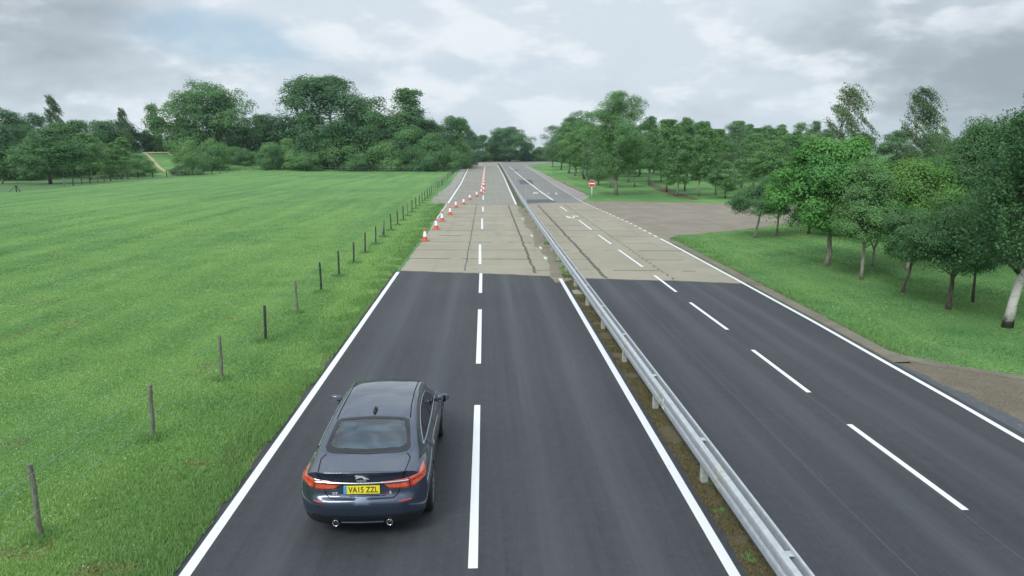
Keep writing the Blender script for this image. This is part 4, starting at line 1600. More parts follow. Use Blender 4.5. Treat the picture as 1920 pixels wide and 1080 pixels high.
BU = [
    (358, 328, 266, 70, "rounded dark bush right of the farm track"),
    (400, 324, 262, 80, "bush below the round oak"),
    (440, 321, 278, 72, "low wide bush under the right side of the round oak"),
    (250, 331, 300, 72, "low hedge bush left of the farm track"),
    (205, 334, 302, 40, "small low bush beside the grey round sign"),
    (150, 334, 284, 76, "bush below the ochre sign board"),
    (334, 329, 312, 36, "low light green bush at the foot of the farm track"),
    (60, 338, 290, 70, "dark undergrowth bush behind the young tree's trunk"),
    (508, 322, 270, 62, "bush at the start of the middle hedge"),
    (545, 321, 262, 80, "second bush of the middle hedge"),
    (590, 320, 250, 96, "third bush of the middle hedge, below the broad oak"),
    (645, 320, 246, 100, "fourth bush of the middle hedge, light topped"),
    (695, 320, 238, 96, "fifth bush of the middle hedge"),
    (735, 320, 262, 82, "sixth bush of the middle hedge, before the pointed tree"),
    (775, 320, 245, 90, "seventh bush of the middle hedge, light green above"),
    (812, 321, 252, 96, "rounded light green bush near the road end of the hedge"),
    (856, 316, 268, 62, "dark bush at the road end of the hedge"),
    (475, 320, 286, 40, "small bush beside the hedge gap"),
    (40, 336, 276, 96, "broad dark bush filling the space under the left edge trees"),
    (135, 330, 276, 90, "broad bush hiding the trunks left of the ochre sign board"),
    (175, 326, 262, 90, "tall bush right of the ochre sign board"),
    (262, 327, 290, 56, "bush just left of the farm track's foot"),
    (20, 338, 292, 80, "dark undergrowth bush below the left edge trees"),
    (120, 332, 268, 84, "mid height bush right of the young tree at the left edge"),
    (190, 328, 268, 80, "leafy bush behind the grey round sign"),
    (228, 326, 272, 70, "leafy bush behind the slim tree beside the grey sign"),
    (270, 330, 304, 40, "small bush by the bare pale post"),
    (665, 321, 290, 56, "small low bush in front of the middle hedge"),
    (575, 322, 288, 60, "small dark low bush in front of the middle hedge"),
]
for i, (bx, by, top, wpx, lab) in enumerate(BU):
    place(BUSH[i % 3], bx, by, top, wpx, lab, "bush", "bushes along the far side of the meadow")
# filler woodland behind, closing the skyline
for i in range(22):
    bx = -40 + i * 42
    top = 246 + [0, 8, 3, 10, 5][i % 5]
    c = G(bx, 313)
    place((DARK if i % 2 else BROAD)[i % 2], bx, 313, top, 84, "dark tree of the wood behind the hedge beyond the meadow", group="wood behind the meadow hedge")

# --- trees across the end of the road
E = [(OAK[2], 955, 303.0, 238, 92, "round dark oak facing the end of the road"),
     (BROAD[0], 905, 303.2, 254, 60, "lower tree at the left of the road end"),
     (BROAD[1], 928, 302.6, 252, 44, "light green tree just left of the oak at the road end"),
     (DARK[0], 990, 302.6, 268, 40, "dark low tree right of the oak at the road end"),
     (BROAD[2], 1012, 302.4, 276, 44, "lowest bushy tree at the road end, right side"),
     (DARK[1], 888, 304, 248, 44, "dark tree beside the left verge at the road end"),
     (BROAD[2], 1040, 302.2, 268, 46, "bushy tree behind the right wood at the road end")]
for tp, bx, by, top, wpx, lab in E:
    place(tp, bx, by, top, wpx, lab, group="trees at the road end")
for i in range(10):
    place(BUSH[i % 3], 880 + i * 18, 302.6, 285 + (i % 3) * 3, 30, "dark undergrowth bush along the far end of the road", "bush", "undergrowth at the road end")

# --- plantation on the right
PR = [
    (PALE[0], 1036, 313, 240, 54, "pale loose tree nearest the road end on the right"),
    (SLIMB[0], 1052, 318, 244, 50, "dark green tree next to the pale one at the road end"),
    (SLIMB[1], 1066, 325, 236, 58, "second roadside tree of the right wood"),
    (SLIM[0], 1078, 330, 250, 46, "third roadside tree of the right wood"),
    (SLIMB[0], 1096, 336, 232, 74, "light green roadside tree left of the tallest tree"),
    (PALE[1], 1122, 347, 262, 66, "small pale roadside tree behind the no entry sign"),
    (SLIM[2], 1104, 340, 256, 52, "slim tree just behind the no entry sign"),
    (SLIM[0], 1143, 352, 250, 50, "slim trunked tree between the sign and the tallest tree"),
    (SLIM[1], 1190, 351, 250, 56, "tree with thin trunk right of the tallest tree"),
    (SLIM[0], 1217, 346, 226, 66, "feathery tree standing left of the bare soil ridge"),
    (SLIM[2], 1250, 360, 232, 72, "leaning pale trunked tree right of the tallest tree"),
    (SLIMB[1], 1268, 368, 262, 70, "bushy tree with a pale trunk by the bare soil ridge"),
    (SLIM[1], 1284, 358, 228, 62, "tall slim tree behind the bare soil ridge"),
    (SLIM[0], 1310, 368, 236, 60, "thin trunked tree left of the grey green tree"),
    (PALE[0], 1368, 356, 236, 78, "grey green willowy tree before the middle of the right wood"),
    (SLIMB[0], 1360, 372, 308, 56, "small bright tree with a straight pale trunk at the apron's far edge"),
    (SLIM[2], 1342, 366, 250, 54, "slim tree just left of the small bright tree"),
    (SLIMB[1], 1412, 362, 258, 70, "bushy tree right of the grey green tree"),
    (SLIMB[0], 1448, 366, 268, 76, "bushy tree behind the low flat topped tree"),
    (SLIM[1], 1390, 352, 244, 52, "dark slim tree behind the grey green tree"),
    (SLIM[1], 1475, 360, 262, 62, "slim tree rising behind the apron's right end"),
]
for tp, bx, by, top, wpx, lab in PR:
    place(tp, bx, by, top - 6, wpx * 1.18, lab, group="plantation trees on the right")
place(OAK[0], 1088, 312, 209, 88, "dark domed tree rising behind the light green roadside trees", group="trees behind the right wood")
rgt = random.Random(77)
ordn = ["first", "second", "third", "fourth", "fifth", "sixth", "seventh", "eighth", "ninth", "tenth", "eleventh", "twelfth", "thirteenth", "fourteenth"]
for row, (by, x0, x1, n) in enumerate(((340, 1150, 1500, 12), (332, 1110, 1520, 14), (325, 1080, 1560, 14))):
    for i in range(n):
        bx = x0 + (x1 - x0) * (i + rgt.uniform(-.3, .3)) / (n - 1)
        place((SLIM + SLIMB)[rgt.randrange(5)], bx, by + rgt.uniform(-2, 2), rgt.uniform(226, 256), rgt.uniform(52, 74),
              "thin tree in the %s row into the right wood, %s from the road side" % (("nearest", "middle", "farthest")[row], ordn[i]), group="plantation rows on the right")
for i in range(13):
    place((DARK + BROAD)[i % 5], 1120 + i * 70, 316, 250 + (i * 7) % 14 - 6, 88, "dark tree of the wood closing off the plantation behind", group="wood behind the plantation")

# tallest plantation tree, built larger
TALL = tree_template("tall_tree", 201, 12, 8.0, 2.3, 'egg', 160, 60000, 0.13, 'leaf_slim', 'bark_pale', 0.19, 22, (0.06, 0.12), lobes=.25, fill=.3, vert=1.5)
place(TALL, 1156, 366, 176, 130, "tallest tree of the right wood, with a pale trunk near the no entry sign")

# --- near trees on the right lawn
def near(tp, bx, by, top, wpx, label, rz=0.0, group="trees on the right lawn"):
    return place(tp, bx, by, top, wpx, label, "tree", group, rz)


def T(name, seed, bx, by, top, wpx, cbpx, shape, nclump, nleaf, leaf, ml, mb, r, nlimb, **kw):
    c = G(bx, by)
    D = depth(c)
    H = zat(bx, top, c)
    W = wpx * D / F_PX
    cb = max(0.3, zat(bx, cbpx, c))
    return tree_template(name, seed, H, W, cb, shape, nclump, nleaf, leaf, ml, mb, r, nlimb, **kw)


near(T("maple_tree", 301, 1548, 499, 262, 250, 428, 'umbrella', 130, 60000, 0.13, 'leaf_maple', 'bark_pale', 0.12, 24, clump=(.05, .10), flat=.75, lobes=.5, vert=.65, loose=.04, lean=(0.25, 0)), 1548, 499, 262, 250,
     "broad bright green maple with a leaning grey trunk on the lawn")
near(T("flat_topped_tree", 302, 1414, 446, 330, 118, 402, 'umbrella', 70, 30000, 0.078, 'leaf_near_dark', 'bark_pale', 0.075, 14, clump=(.08, .14), flat=.6, lean=(0.55, 0)), 1414, 446, 330, 118,
     "low flat topped tree with a crooked trunk at the lawn's far corner")
near(T("flat_topped_tree", 303, 1456, 442, 322, 84, 402, 'umbrella', 55, 20000, 0.078, 'leaf_near_dark', 'bark_pale', 0.07, 12, clump=(.09, .15), flat=.6, lean=(0.15, 0)), 1456, 442, 322, 84,
     "low tree right beside the flat topped one, with a straight leaning trunk")
near(T("forked_tree", 304, 1614, 524, 300, 128, 452, 'egg', 90, 42000, 0.065, 'leaf_slim', 'bark_pale', 0.075, 16, clump=(.07, .13), stems=4, fork=1.55, lobes=.3), 1614, 524, 300, 128,
     "small tree forking into several pale stems right of the maple")
near(T("forked_tree", 305, 1636, 498, 348, 52, 440, 'egg', 30, 3600, 0.115, 'leaf_rust', 'bark_pale', 0.06, 8, clump=(.1, .18), stems=3, fork=.8), 1636, 498, 348, 52,
     "small rusty leaved tree between the maple and the yellowish tree")
near(T("yellowish_tree", 306, 1700, 506, 304, 196, 400, 'umbrella', 80, 20000, 0.088, 'leaf_yellow', 'bark_pale', 0.085, 34, clump=(.06, .11), stems=8, fork=0.7, lobes=.3, fill=.05), 1700, 506, 304, 196,
     "yellowish green tree with many pale fanning branches")
near(T("spreading_tree", 307, 1692, 548, 392, 150, 486, 'umbrella', 70, 32000, 0.07, 'leaf_near_dark', 'bark', 0.06, 14, clump=(.08, .14), flat=.6, lean=(0.75, .2)), 1692, 548, 392, 150,
     "low spreading tree with a thin mossy trunk leaning right")
near(T("spreading_tree", 308, 1778, 580, 388, 190, 506, 'umbrella', 90, 42000, 0.065, 'leaf_near_dark', 'bark', 0.085, 16, clump=(.08, .14), flat=.55, lean=(0.15, 0)), 1778, 580, 388, 190,
     "low dark umbrella shaped tree left of the white birch")
near(T("thin_tree", 309, 1824, 567, 330, 84, 505, 'egg', 60, 20000, 0.072, 'leaf_near_dark', 'bark', 0.05, 10, clump=(.1, .16)), 1824, 567, 330, 84,
     "thin dark stemmed tree just left of the white birch")
near(T("dark_tree", 346, 1815, 498, 226, 180, 470, 'oak', 140, 48000, 0.09, 'leaf_near_dark', 'bark', 0.10, 16, clump=(.08, .15), lobes=.25), 1815, 498, 226, 180,
     "tall dark leafy tree behind the umbrella shaped tree")
near(T("dark_tree", 311, 1925, 500, 190, 210, 460, 'egg', 110, 48000, 0.09, 'leaf_near_dark', 'bark', 0.10, 16, clump=(.08, .15), lobes=.25), 1925, 500, 190, 210,
     "tall dark tree at the right edge, behind the white birch")
near(T("dark_tree", 312, 1750, 448, 300, 130, 440, 'egg', 70, 26000, 0.092, 'leaf_maple', 'bark', 0.08, 12, clump=(.09, .16), lobes=.25), 1750, 448, 300, 130,
     "round green tree behind the yellowish one")
near(T("dark_tree", 313, 1516, 438, 290, 130, 420, 'egg', 70, 26000, 0.092, 'leaf_near_dark', 'bark', 0.085, 12, clump=(.09, .16), lobes=.25), 1516, 438, 290, 130,
     "dark tree standing behind the maple, left side")
near(T("dark_tree", 314, 1588, 446, 285, 130, 425, 'egg', 70, 26000, 0.092, 'leaf_near_dark', 'bark', 0.085, 12, clump=(.09, .16), lobes=.25), 1588, 446, 285, 130,
     "dark tree standing behind the maple, right side")
cB = G(1888, 614)
HB = zat(1888, 150, cB)
BIRCH = weeping_template("birch_tree", 320, HB, 5.4, 2.1, 1500, 0.095, 'leaf_near_dark', 'bark_birch', 0.135, (0.75, 0.1), 0.10, (.10, .22), 30)
near(BIRCH, 1888, 614, 150, 5.4 * F_PX / depth(cB), "white barked birch with hanging dark foliage at the right edge")
for i, (bx, by, top, wpx, lab) in enumerate([(1532, 428, 163, 118, "tall wispy birch bent by wind, rising behind the maple"),
                                             (1668, 430, 166, 104, "tall wispy birch rising behind the yellowish tree"),
                                             (1722, 425, 228, 60, "thin half bare birch right of the two tall ones"),
                                             (1482, 425, 262, 76, "slender birch left behind the maple")]):
    c = G(bx, by)
    D = depth(c)
    H = zat(bx, top, c)
    tp = weeping_template("birch_tree", 330 + i, H, wpx * D / F_PX * 1.1, 2.4, (520, 470, 120, 330)[i], 0.12, 'leaf_birch', 'bark_pale', 0.10, (1.3, 0.0), 0.7, (.05, .15), 28)
    near(tp, bx, by, top, wpx * 1.1, lab, rz=0.0, group="wind blown birches")

# ------------------------------------------------------------------ the car
def paint_car():
    m, t, b = new_mat("navy_car_paint")
    co = t.node('ShaderNodeTexCoord').outputs['Object']
    n = t.noise(co, 2.5, 5, 0.6)
    b.inputs['Base Color'].default_value = (0.046, 0.064, 0.105, 1)
    b.inputs['Metallic'].default_value = 0.65
    t.put(b.inputs['Roughness'], t.ramp(n, 0.3, 0.7, 0.26, 0.34))
    b.inputs['Coat Weight'].default_value = 1.0
    b.inputs['Coat Roughness'].default_value = 0.05
    return m


def glass_mat(name, tint, alpha):
    m = bpy.data.materials.new(name)
    m.use_nodes = True
    t = NT(m.node_tree)
    t.n.clear()
    tr = t.node('ShaderNodeBsdfTransparent')
    t.put(tr.inputs[0], tint)
    gl = t.node('ShaderNodeBsdfGlossy')
    t.put(gl.inputs[0], (0.9, 0.95, 1.0))
    gl.inputs['Roughness'].default_value = 0.03
    fr = t.node('ShaderNodeFresnel')
    fr.inputs[0].default_value = 1.9
    ms = t.node('ShaderNodeMixShader')
    t.l.new(fr.outputs[0], ms.inputs[0])
    t.l.new(tr.outputs[0], ms.inputs[1])
    t.l.new(gl.outputs[0], ms.inputs[2])
    o = t.node('ShaderNodeOutputMaterial')
    t.l.new(ms.outputs[0], o.inputs[0])
    return m


M['car'] = paint_car()
M['glass'] = glass_mat("tinted_glass", (0.46, 0.70, 0.84), 0.5)
M['glass_side'] = plain("dark_side_glass", (0.012, 0.016, 0.02), 0.05, 0, 0.6)
M['frit'] = plain("black_window_border", (0.010, 0.012, 0.016), 0.12, 0, 0.5)
M['black_trim'] = plain("black_trim", (0.012, 0.013, 0.015), 0.45)
M['gap'] = plain("shut_line", (0.004, 0.004, 0.005), 0.8, spec=0.1)
M['chrome'] = plain("chrome", (0.62, 0.64, 0.66), 0.14, 1.0)
M['satin'] = plain("satin_chrome", (0.50, 0.52, 0.54), 0.28, 0.9)
M['badge'] = plain("badge_silver", (0.70, 0.72, 0.74), 0.3, 0.35)
M['tail'] = plain("tail_lamp_red", (0.42, 0.045, 0.022), 0.12, 0, 0.6, 1.0, noise=0.35, nscale=14)
M['tail_in'] = plain("tail_lamp_bright", (0.55, 0.095, 0.045), 0.2, 0, 0.5, 1.0, noise=0.3, nscale=22)
M['plate'] = plain("plate_yellow", (0.70, 0.60, 0.03), 0.4)
M['plate_blue'] = plain("plate_blue", (0.05, 0.28, 0.60), 0.4)
M['plate_ink'] = plain("plate_ink", (0.012, 0.012, 0.012), 0.5)
M['tyre'] = plain("tyre_rubber", (0.018, 0.018, 0.019), 0.8, noise=.2)
M['rim'] = plain("alloy", (0.55, 0.57, 0.60), 0.3, 0.75)
M['seat'] = plain("seat_leather", (0.17, 0.19, 0.20), 0.6)
M['cabin'] = plain("cabin_trim", (0.055, 0.062, 0.07), 0.8)
M['badge_red'] = plain("badge_red", (0.5, 0.03, 0.03), 0.3)
M['mirror'] = plain("mirror_glass", (0.75, 0.78, 0.80), 0.03, 1.0)

CL = 4.95
ST = {}


def pchip(xs, ys, q):
    xs, ys = np.asarray(xs, float), np.asarray(ys, float)
    h = np.diff(xs)
    dl = np.diff(ys) / h
    m = np.zeros_like(xs)
    for i in range(1, len(xs) - 1):
        if dl[i - 1] * dl[i] > 0:
            w1, w2 = 2 * h[i] + h[i - 1], h[i] + 2 * h[i - 1]
            m[i] = (w1 + w2) / (w1 / dl[i - 1] + w2 / dl[i])
    m[0], m[-1] = dl[0], dl[-1]
    q = min(max(q, xs[0]), xs[-1])
    i = int(min(np.searchsorted(xs, q, side='right') - 1, len(xs) - 2))
    t = (q - xs[i]) / h[i]
    return float((2 * t ** 3 - 3 * t ** 2 + 1) * ys[i] + (t ** 3 - 2 * t ** 2 + t) * h[i] * m[i] + (-2 * t ** 3 + 3 * t ** 2) * ys[i + 1] + (t ** 3 - t ** 2) * h[i] * m[i + 1])


TB = dict(
    zb=([0.0, 0.4, 0.9, 4.3, 4.95], [0.30, 0.24, 0.19, 0.19, 0.22]),
    w_sill=([0.0, 0.4, 1.08, 2.4, 4.0, 4.6, 4.95], [0.76, 0.84, 0.875, 0.865, 0.875, 0.80, 0.62]),
    z_sill=([0.0, 0.5, 4.95], [0.34, 0.30, 0.30]),
    w_mid=([0.0, 0.35, 1.08, 2.3, 3.9, 4.5, 4.95], [0.83, 0.915, 0.940, 0.918, 0.938, 0.87, 0.66]),
    z_mid=([0.0, 1.0, 4.95], [0.58, 0.60, 0.56]),
    w_sh=([0.0, 0.35, 1.0, 2.2, 3.5, 4.2, 4.6, 4.95], [0.80, 0.885, 0.915, 0.896, 0.900, 0.885, 0.78, 0.56]),
    z_sh=([0.0, 0.4, 1.1, 2.2, 3.6, 4.3, 4.95], [0.90, 0.905, 0.885, 0.85, 0.835, 0.78, 0.64]),
    w_bl=([0.0, 0.35, 0.9, 1.4, 2.2, 3.3, 3.9, 4.4, 4.95], [0.71, 0.775, 0.815, 0.835, 0.838, 0.830, 0.80, 0.68, 0.46]),
    z_bl=([0.0, 0.35, 0.9, 1.4, 2.2, 3.3, 3.9, 4.4, 4.95], [1.012, 1.018, 1.015, 0.990, 0.955, 0.935, 0.915, 0.83, 0.67]),
    w_r=([0.0, 0.35, 0.65, 1.0, 1.4, 1.8, 2.4, 3.0, 3.25, 3.6, 3.95, 4.3, 4.95], [0.60, 0.66, 0.705, 0.695, 0.655, 0.628, 0.618, 0.620, 0.635, 0.690, 0.70, 0.56, 0.36]),
    z_r=([0.0, 0.35, 0.65, 1.0, 1.4, 1.8, 2.4, 3.0, 3.25, 3.6, 3.95, 4.3, 4.95], [1.052, 1.065, 1.098, 1.215, 1.335, 1.392, 1.408, 1.375, 1.335, 1.165, 0.985, 0.895, 0.70]),
    z_c=([0.0, 0.3, 0.58, 0.8, 1.1, 1.4, 1.8, 2.4, 3.0, 3.25, 3.6, 3.98, 4.3, 4.95], [1.080, 1.090, 1.104, 1.185, 1.300, 1.385, 1.436, 1.457, 1.425, 1.385, 1.205, 1.010, 0.935, 0.74]),
)


def tv(k, y):
    return pchip(TB[k][0], TB[k][1], y)


def section(y, n=64):
    zc, zr, wr = tv('z_c', y), tv('z_r', y), tv('w_r', y)
    zb = tv('zb', y)
    ws, zs = tv('w_sill', y), tv('z_sill', y)
    wl, zl = tv('w_bl', y), tv('z_bl', y)
    ctrl = [(0, zb), (ws * .5, zb), (ws * 0.88, zb + 0.01), (ws, zs), (tv('w_mid', y), tv('z_mid', y)), (tv('w_sh', y), tv('z_sh', y)),
            (wl, zl), (wl * .52 + wr * .48 + 0.012, zl * .5 + zr * .5), (wr, zr), (wr * 0.86, zr + (zc - zr) * 0.52), (wr * 0.5, zr + (zc - zr) * 0.87), (0, zc)]
    P = np.array(ctrl)
    ext = np.vstack([[-P[1, 0], P[1, 1]], P, [-P[-2, 0], P[-2, 1]]])
    out = []
    per = [2, 4, 4, 8, 8, 7, 8, 8, 7, 7, 8]
    for i in range(len(P) - 1):
        p0, p1, p2, p3 = ext[i], ext[i + 1], ext[i + 2], ext[i + 3]
        d1, d2, d3 = (max(1e-4, np.linalg.norm(b_ - a_)) ** 0.5 for a_, b_ in ((p0, p1), (p1, p2), (p2, p3)))
        for k in range(per[i]):
            t = d1 + d2 * k / per[i]
            A1 = (d1 - t) / d1 * p0 + t / d1 * p1
            A2 = (d1 + d2 - t) / d2 * p1 + (t - d1) / d2 * p2
            A3 = (d1 + d2 + d3 - t) / d3 * p2 + (t - d1 - d2) / d3 * p3
            B1 = (d1 + d2 - t) / (d1 + d2) * A1 + t / (d1 + d2) * A2
            B2 = (d1 + d2 + d3 - t) / (d2 + d3) * A2 + (t - d1) / (d2 + d3) * A3
            out.append((d1 + d2 - t) / d2 * B1 + (t - d1) / d2 * B2)
    out.append(P[-1])
    return np.array(out)


def sstep(a, b, x):
    t = min(max((x - a) / (b - a), 0), 1)
    return t * t * (3 - 2 * t)


GZ = ([0.18, 0.26, 0.34, 0.42, 0.50, 0.58, 0.63, 0.665, 0.69, 0.715, 0.78, 0.86, 0.93, 0.985, 1.03, 1.06, 1.085, 1.11],
      [0.22, 0.14, 0.075, 0.03, 0.008, 0.0, 0.006, 0.022, 0.06, 0.085, 0.098, 0.108, 0.105, 0.095, 0.074, 0.056, 0.060, 0.08])


def g_rear(x, z):
    ax = abs(x)
    base = pchip(GZ[0], GZ[1], z)
    bump_only = pchip([0.18, 0.3, 0.45, 0.58, 0.70, 0.9, 1.11], [0.22, 0.10, 0.02, 0.0, 0.012, 0.05, 0.075], z)
    base = base + (bump_only - base) * sstep(0.50, 0.80, ax)
    return base + 0.05 * (ax / 0.6) ** 2 * .55 + 0.26 * max(0, (ax - 0.42) / 0.5) ** 2.6


def g_front(x, z):
    ax = abs(x)
    b = pchip([0.2, 0.4, 0.55, 0.70, 0.80], [0.12, 0.02, 0.0, 0.06, 0.16], z)
    return CL - b - 0.06 * (ax / 0.6) ** 2 - 0.36 * max(0, (ax - 0.3) / 0.6) ** 2.2


rings = []
S0 = section(0.30)
NP = len(S0)
g0 = [g_rear(p[0], p[1]) for p in S0]
y_in = 0.80
zc0 = 0.66
for k in np.linspace(0.06, 0.985, 30):
    k2 = k ** 0.8
    rings.append([(p[0] * k2, g_rear(p[0] * k2, zc0 + (p[1] - zc0) * k2), zc0 + (p[1] - zc0) * k2) for p in S0])
for t in np.concatenate([[0.0, 0.012, 0.03, 0.06, 0.1], np.linspace(0.15, 1, 22)]):
    ring = []
    for a in range(NP):
        ya = (g0[a] + 0.012) + (y_in - g0[a] - 0.012) * t
        ring.append((a, ya))
    rings.append([(0, 0, 0)] * NP)
    cache = {}
    for a, ya in ring:
        ky = round(max(ya, 0.0), 2)
        if ky not in cache:
            cache[ky] = section(ky)
        lo = cache[ky][a]
        rings[-1][a] = (lo[0], ya, lo[1])
for y in np.linspace(y_in + 0.04, 4.15, 84):
    s = section(y)
    rings.append([(p[0], y, p[1]) for p in s])
SF = section(4.62)
gf = [g_front(p[0], p[1]) for p in SF]
zf = 0.5
for t in np.linspace(0.05, 1, 18):
    cache = {}
    row = []
    for a in range(NP):
        ya = 4.15 + (gf[a] - 4.15) * t
        ky = round(min(ya, 4.62 + (ya - 4.62) * .6), 2)
        if ky not in cache:
            cache[ky] = section(ky)
        row.append((cache[ky][a][0], ya, cache[ky][a][1]))
    rings.append(row)
LASTR = rings[-1]
for k in np.linspace(0.95, 0.05, 12):
    rings.append([(p[0] * k, g_front(p[0] * k, zf + (p[2] - zf) * k), zf + (p[2] - zf) * k) for p in LASTR])

bm = bmesh.new()
full_rings = []
for r in rings:
    row = [bm.verts.new(p) for p in r]
    mir = [bm.verts.new((-p[0], p[1], p[2])) for p in r[1:-1]]
    full_rings.append(row + mir[::-1])
NN = len(full_rings[0])
for i in range(len(full_rings) - 1):
    for k in range(NN):
        bm.faces.new((full_rings[i][k], full_rings[i][(k + 1) % NN], full_rings[i + 1][(k + 1) % NN], full_rings[i + 1][k]))
bm.faces.new(full_rings[0][::-1])
bm.faces.new(full_rings[-1])
bmesh.ops.recalc_face_normals(bm, faces=bm.faces[:])
bm.verts.index_update()
BV = [v.co.copy() for v in bm.verts]
BF = [[v.index for v in f.verts] for f in bm.faces]
BVH = BVHTree.FromPolygons(BV, BF)
me = bpy.data.meshes.new("body")
bm.to_mesh(me)
bm.free()
for m_ in ('car', 'black_trim'):
    me.materials.append(M[m_])
body = link_mesh("body", me)

# wheel housings cut into the flanks
WHEELS = [(1.09, 0.352), (4.04, 0.352)]
cutters = []
for wy, wz in WHEELS:
    for s in (-1, 1):
        b = MB()
        n = 48
        for xx in (0.60, 1.2):
            for k in range(n):
                a = 2 * math.pi * k / n
                b.v.append((s * xx, wy + 0.395 * math.cos(a), wz + 0.395 * math.sin(a)))
        for k in range(n):
            b.f.append((k, (k + 1) % n, n + (k + 1) % n, n + k))
        b.f.append(tuple(range(n - 1, -1, -1)))
        b.f.append(tuple(range(n, 2 * n)))
        c = b.build("cutter", M['black_trim'])
        bb = bmesh.new()
        bb.from_mesh(c.data)
        bmesh.ops.recalc_face_normals(bb, faces=bb.faces[:])
        bb.to_mesh(c.data)
        bb.free()
        cutters.append(c)
        md = body.modifiers.new("arch", 'BOOLEAN')
        md.operation = 'DIFFERENCE'
        md.solver = 'EXACT'
        md.material_mode = 'TRANSFER'
        md.object = c
bpy.context.view_layer.update()
dg = bpy.context.evaluated_depsgraph_get()
nm = bpy.data.meshes.new_from_object(body.evaluated_get(dg))
body.modifiers.clear()
body.data = nm
for c in cutters:
    bpy.data.objects.remove(c)


def in_poly(x, y, poly):
    r = False
    for i in range(len(poly)):
        (x0, y0), (x1, y1) = poly[i - 1], poly[i]
        if (y0 > y) != (y1 > y) and x < (x1 - x0) * (y - y0) / (y1 - y0) + x0:
            r = not r
    return r


# rear and front screens: outline seen from above
def rw(k):        # k: inset
    return [(-0.64 + k, 0.78 + k * .6), (-0.60 + k, 0.685 + k), (-0.50 + k * .6, 0.645 + k), (0, 0.605 + k), (0.50 - k * .6, 0.645 + k), (0.60 - k, 0.685 + k), (0.64 - k, 0.78 + k * .6)], \
           [(-0.575 + k, 1.30 - k), (-0.56 + k, 1.36 - k), (-0.50 + k, 1.385 - k), (0, 1.415 - k), (0.50 - k, 1.385 - k), (0.56 - k, 1.36 - k), (0.575 - k, 1.30 - k)]


def ws_(k):
    return [(-0.665 + k, 3.84 - k), (-0.5 + k, 3.93 - k), (0, 3.99 - k), (0.5 - k, 3.93 - k), (0.665 - k, 3.84 - k)], \
           [(-0.575 + k, 3.16 + k), (-0.5 + k, 3.155 + k), (0, 3.19 + k), (0.5 - k, 3.155 + k), (0.575 - k, 3.16 + k)]


lo_, hi_ = rw(0.045)
hole = lo_ + hi_[::-1]
lo2, hi2 = ws_(0.04)
hole2 = lo2 + hi2[::-1]
bm = bmesh.new()
bm.from_mesh(body.data)
kill = []
for f in bm.faces:
    c = f.calc_center_median()
    if f.normal.z > 0.15 and c.z > 0.98 and (in_poly(c.x, c.y, hole) or in_poly(c.x, c.y, hole2)):
        kill.append(f)
    elif c.z < 0.40 and (c.y < 0.5) and f.material_index == 0:
        f.material_index = 1
    elif c.z < 0.30 and f.material_index == 0:
        f.material_index = 1
bmesh.ops.delete(bm, geom=kill, context='FACES')
for f in bm.faces:
    f.smooth = True
bm.to_mesh(body.data)
bm.free()
body.data.set_sharp_from_angle(angle=R(38))

car = empty("car", (-1.745, 9.51, 0.0145), R(0.3))
car.scale = (0.98, 1, 1)
tag(car, "dark navy saloon car with yellow number plate driving in the left lane", "car")
body.parent = car


def on_body(p, d=None, off=0.004):
    p = Vector(p)
    if d is not None:
        d = Vector(d).normalized()
        h, n, i, ds = BVH.ray_cast(p - d * 1.2, d)
        if h is not None:
            if n.dot(d) > 0:
                n = -n
            return h + n * off
    h, n, i, ds = BVH.find_nearest(p)
    return h + n * off


def samp(poly, t):
    poly = [Vector(p) for p in poly]
    L = [0]
    for a, b in zip(poly[:-1], poly[1:]):
        L.append(L[-1] + (b - a).length)
    s = t * L[-1]
    for i in range(len(poly) - 1):
        if s <= L[i + 1] + 1e-9:
            q = (s - L[i]) / max(L[i + 1] - L[i], 1e-9)
            return poly[i].lerp(poly[i + 1], q)
    return poly[-1]


def patch(name, bot, top, d, mat, parent=None, nu=28, nv=12, off=0.004, thick=0.0, raw=False):
    v, f = [], []
    for i in range(nu + 1):
        a, b = samp(bot, i / nu), samp(top, i / nu)
        for j in range(nv + 1):
            p = a.lerp(b, j / nv)
            e = 1.0 if not thick else min(1, min(i, nu - i) / 2.0, min(j, nv - j) / 1.5)
            v.append(on_body(p, d, off + thick * math.sqrt(max(0, e)) if thick else off))
    for i in range(nu):
        for j in range(nv):
            q = i * (nv + 1) + j
            f.append((q, q + nv + 1, q + nv + 2, q + 1))
    if raw:
        return v, f
    o = mesh_obj(name, v, f, mat, parent or car, True)
    bb = bmesh.new()
    bb.from_mesh(o.data)
    bmesh.ops.recalc_face_normals(bb, faces=bb.faces[:])
    bb.faces.ensure_lookup_table()
    fm = bb.faces[len(bb.faces) // 2]
    if d is not None and fm.normal.dot(Vector(d)) > 0:
        bmesh.ops.reverse_faces(bb, faces=bb.faces[:])
    bb.to_mesh(o.data)
    bb.free()
    return o


def line_on(mb, pts, d, wd, off=0.003, step=0.03, prof=0.0):
    pts = resample([tuple(p) for p in pts], step)
    P = [on_body(p, d, off) for p in pts]
    base = len(mb.v)
    nrm = []
    for i, p in enumerate(P):
        t = (P[min(i + 1, len(P) - 1)] - P[max(i - 1, 0)]).normalized()
        h, n, k, ds = BVH.find_nearest(p)
        s = t.cross(n).normalized() * wd / 2
        up = n * prof
        mb.v += [tuple(p - s), tuple(p - s * .6 + up), tuple(p + s * .6 + up), tuple(p + s)]
    for i in range(len(P) - 1):
        for k in range(3):
            a = base + i * 4 + k
            mb.f.append((a, a + 1, a + 5, a + 4))


DN = (0, 0, -1)
v3 = lambda q, z=1.3: [(x, y, z) for x, y in q]
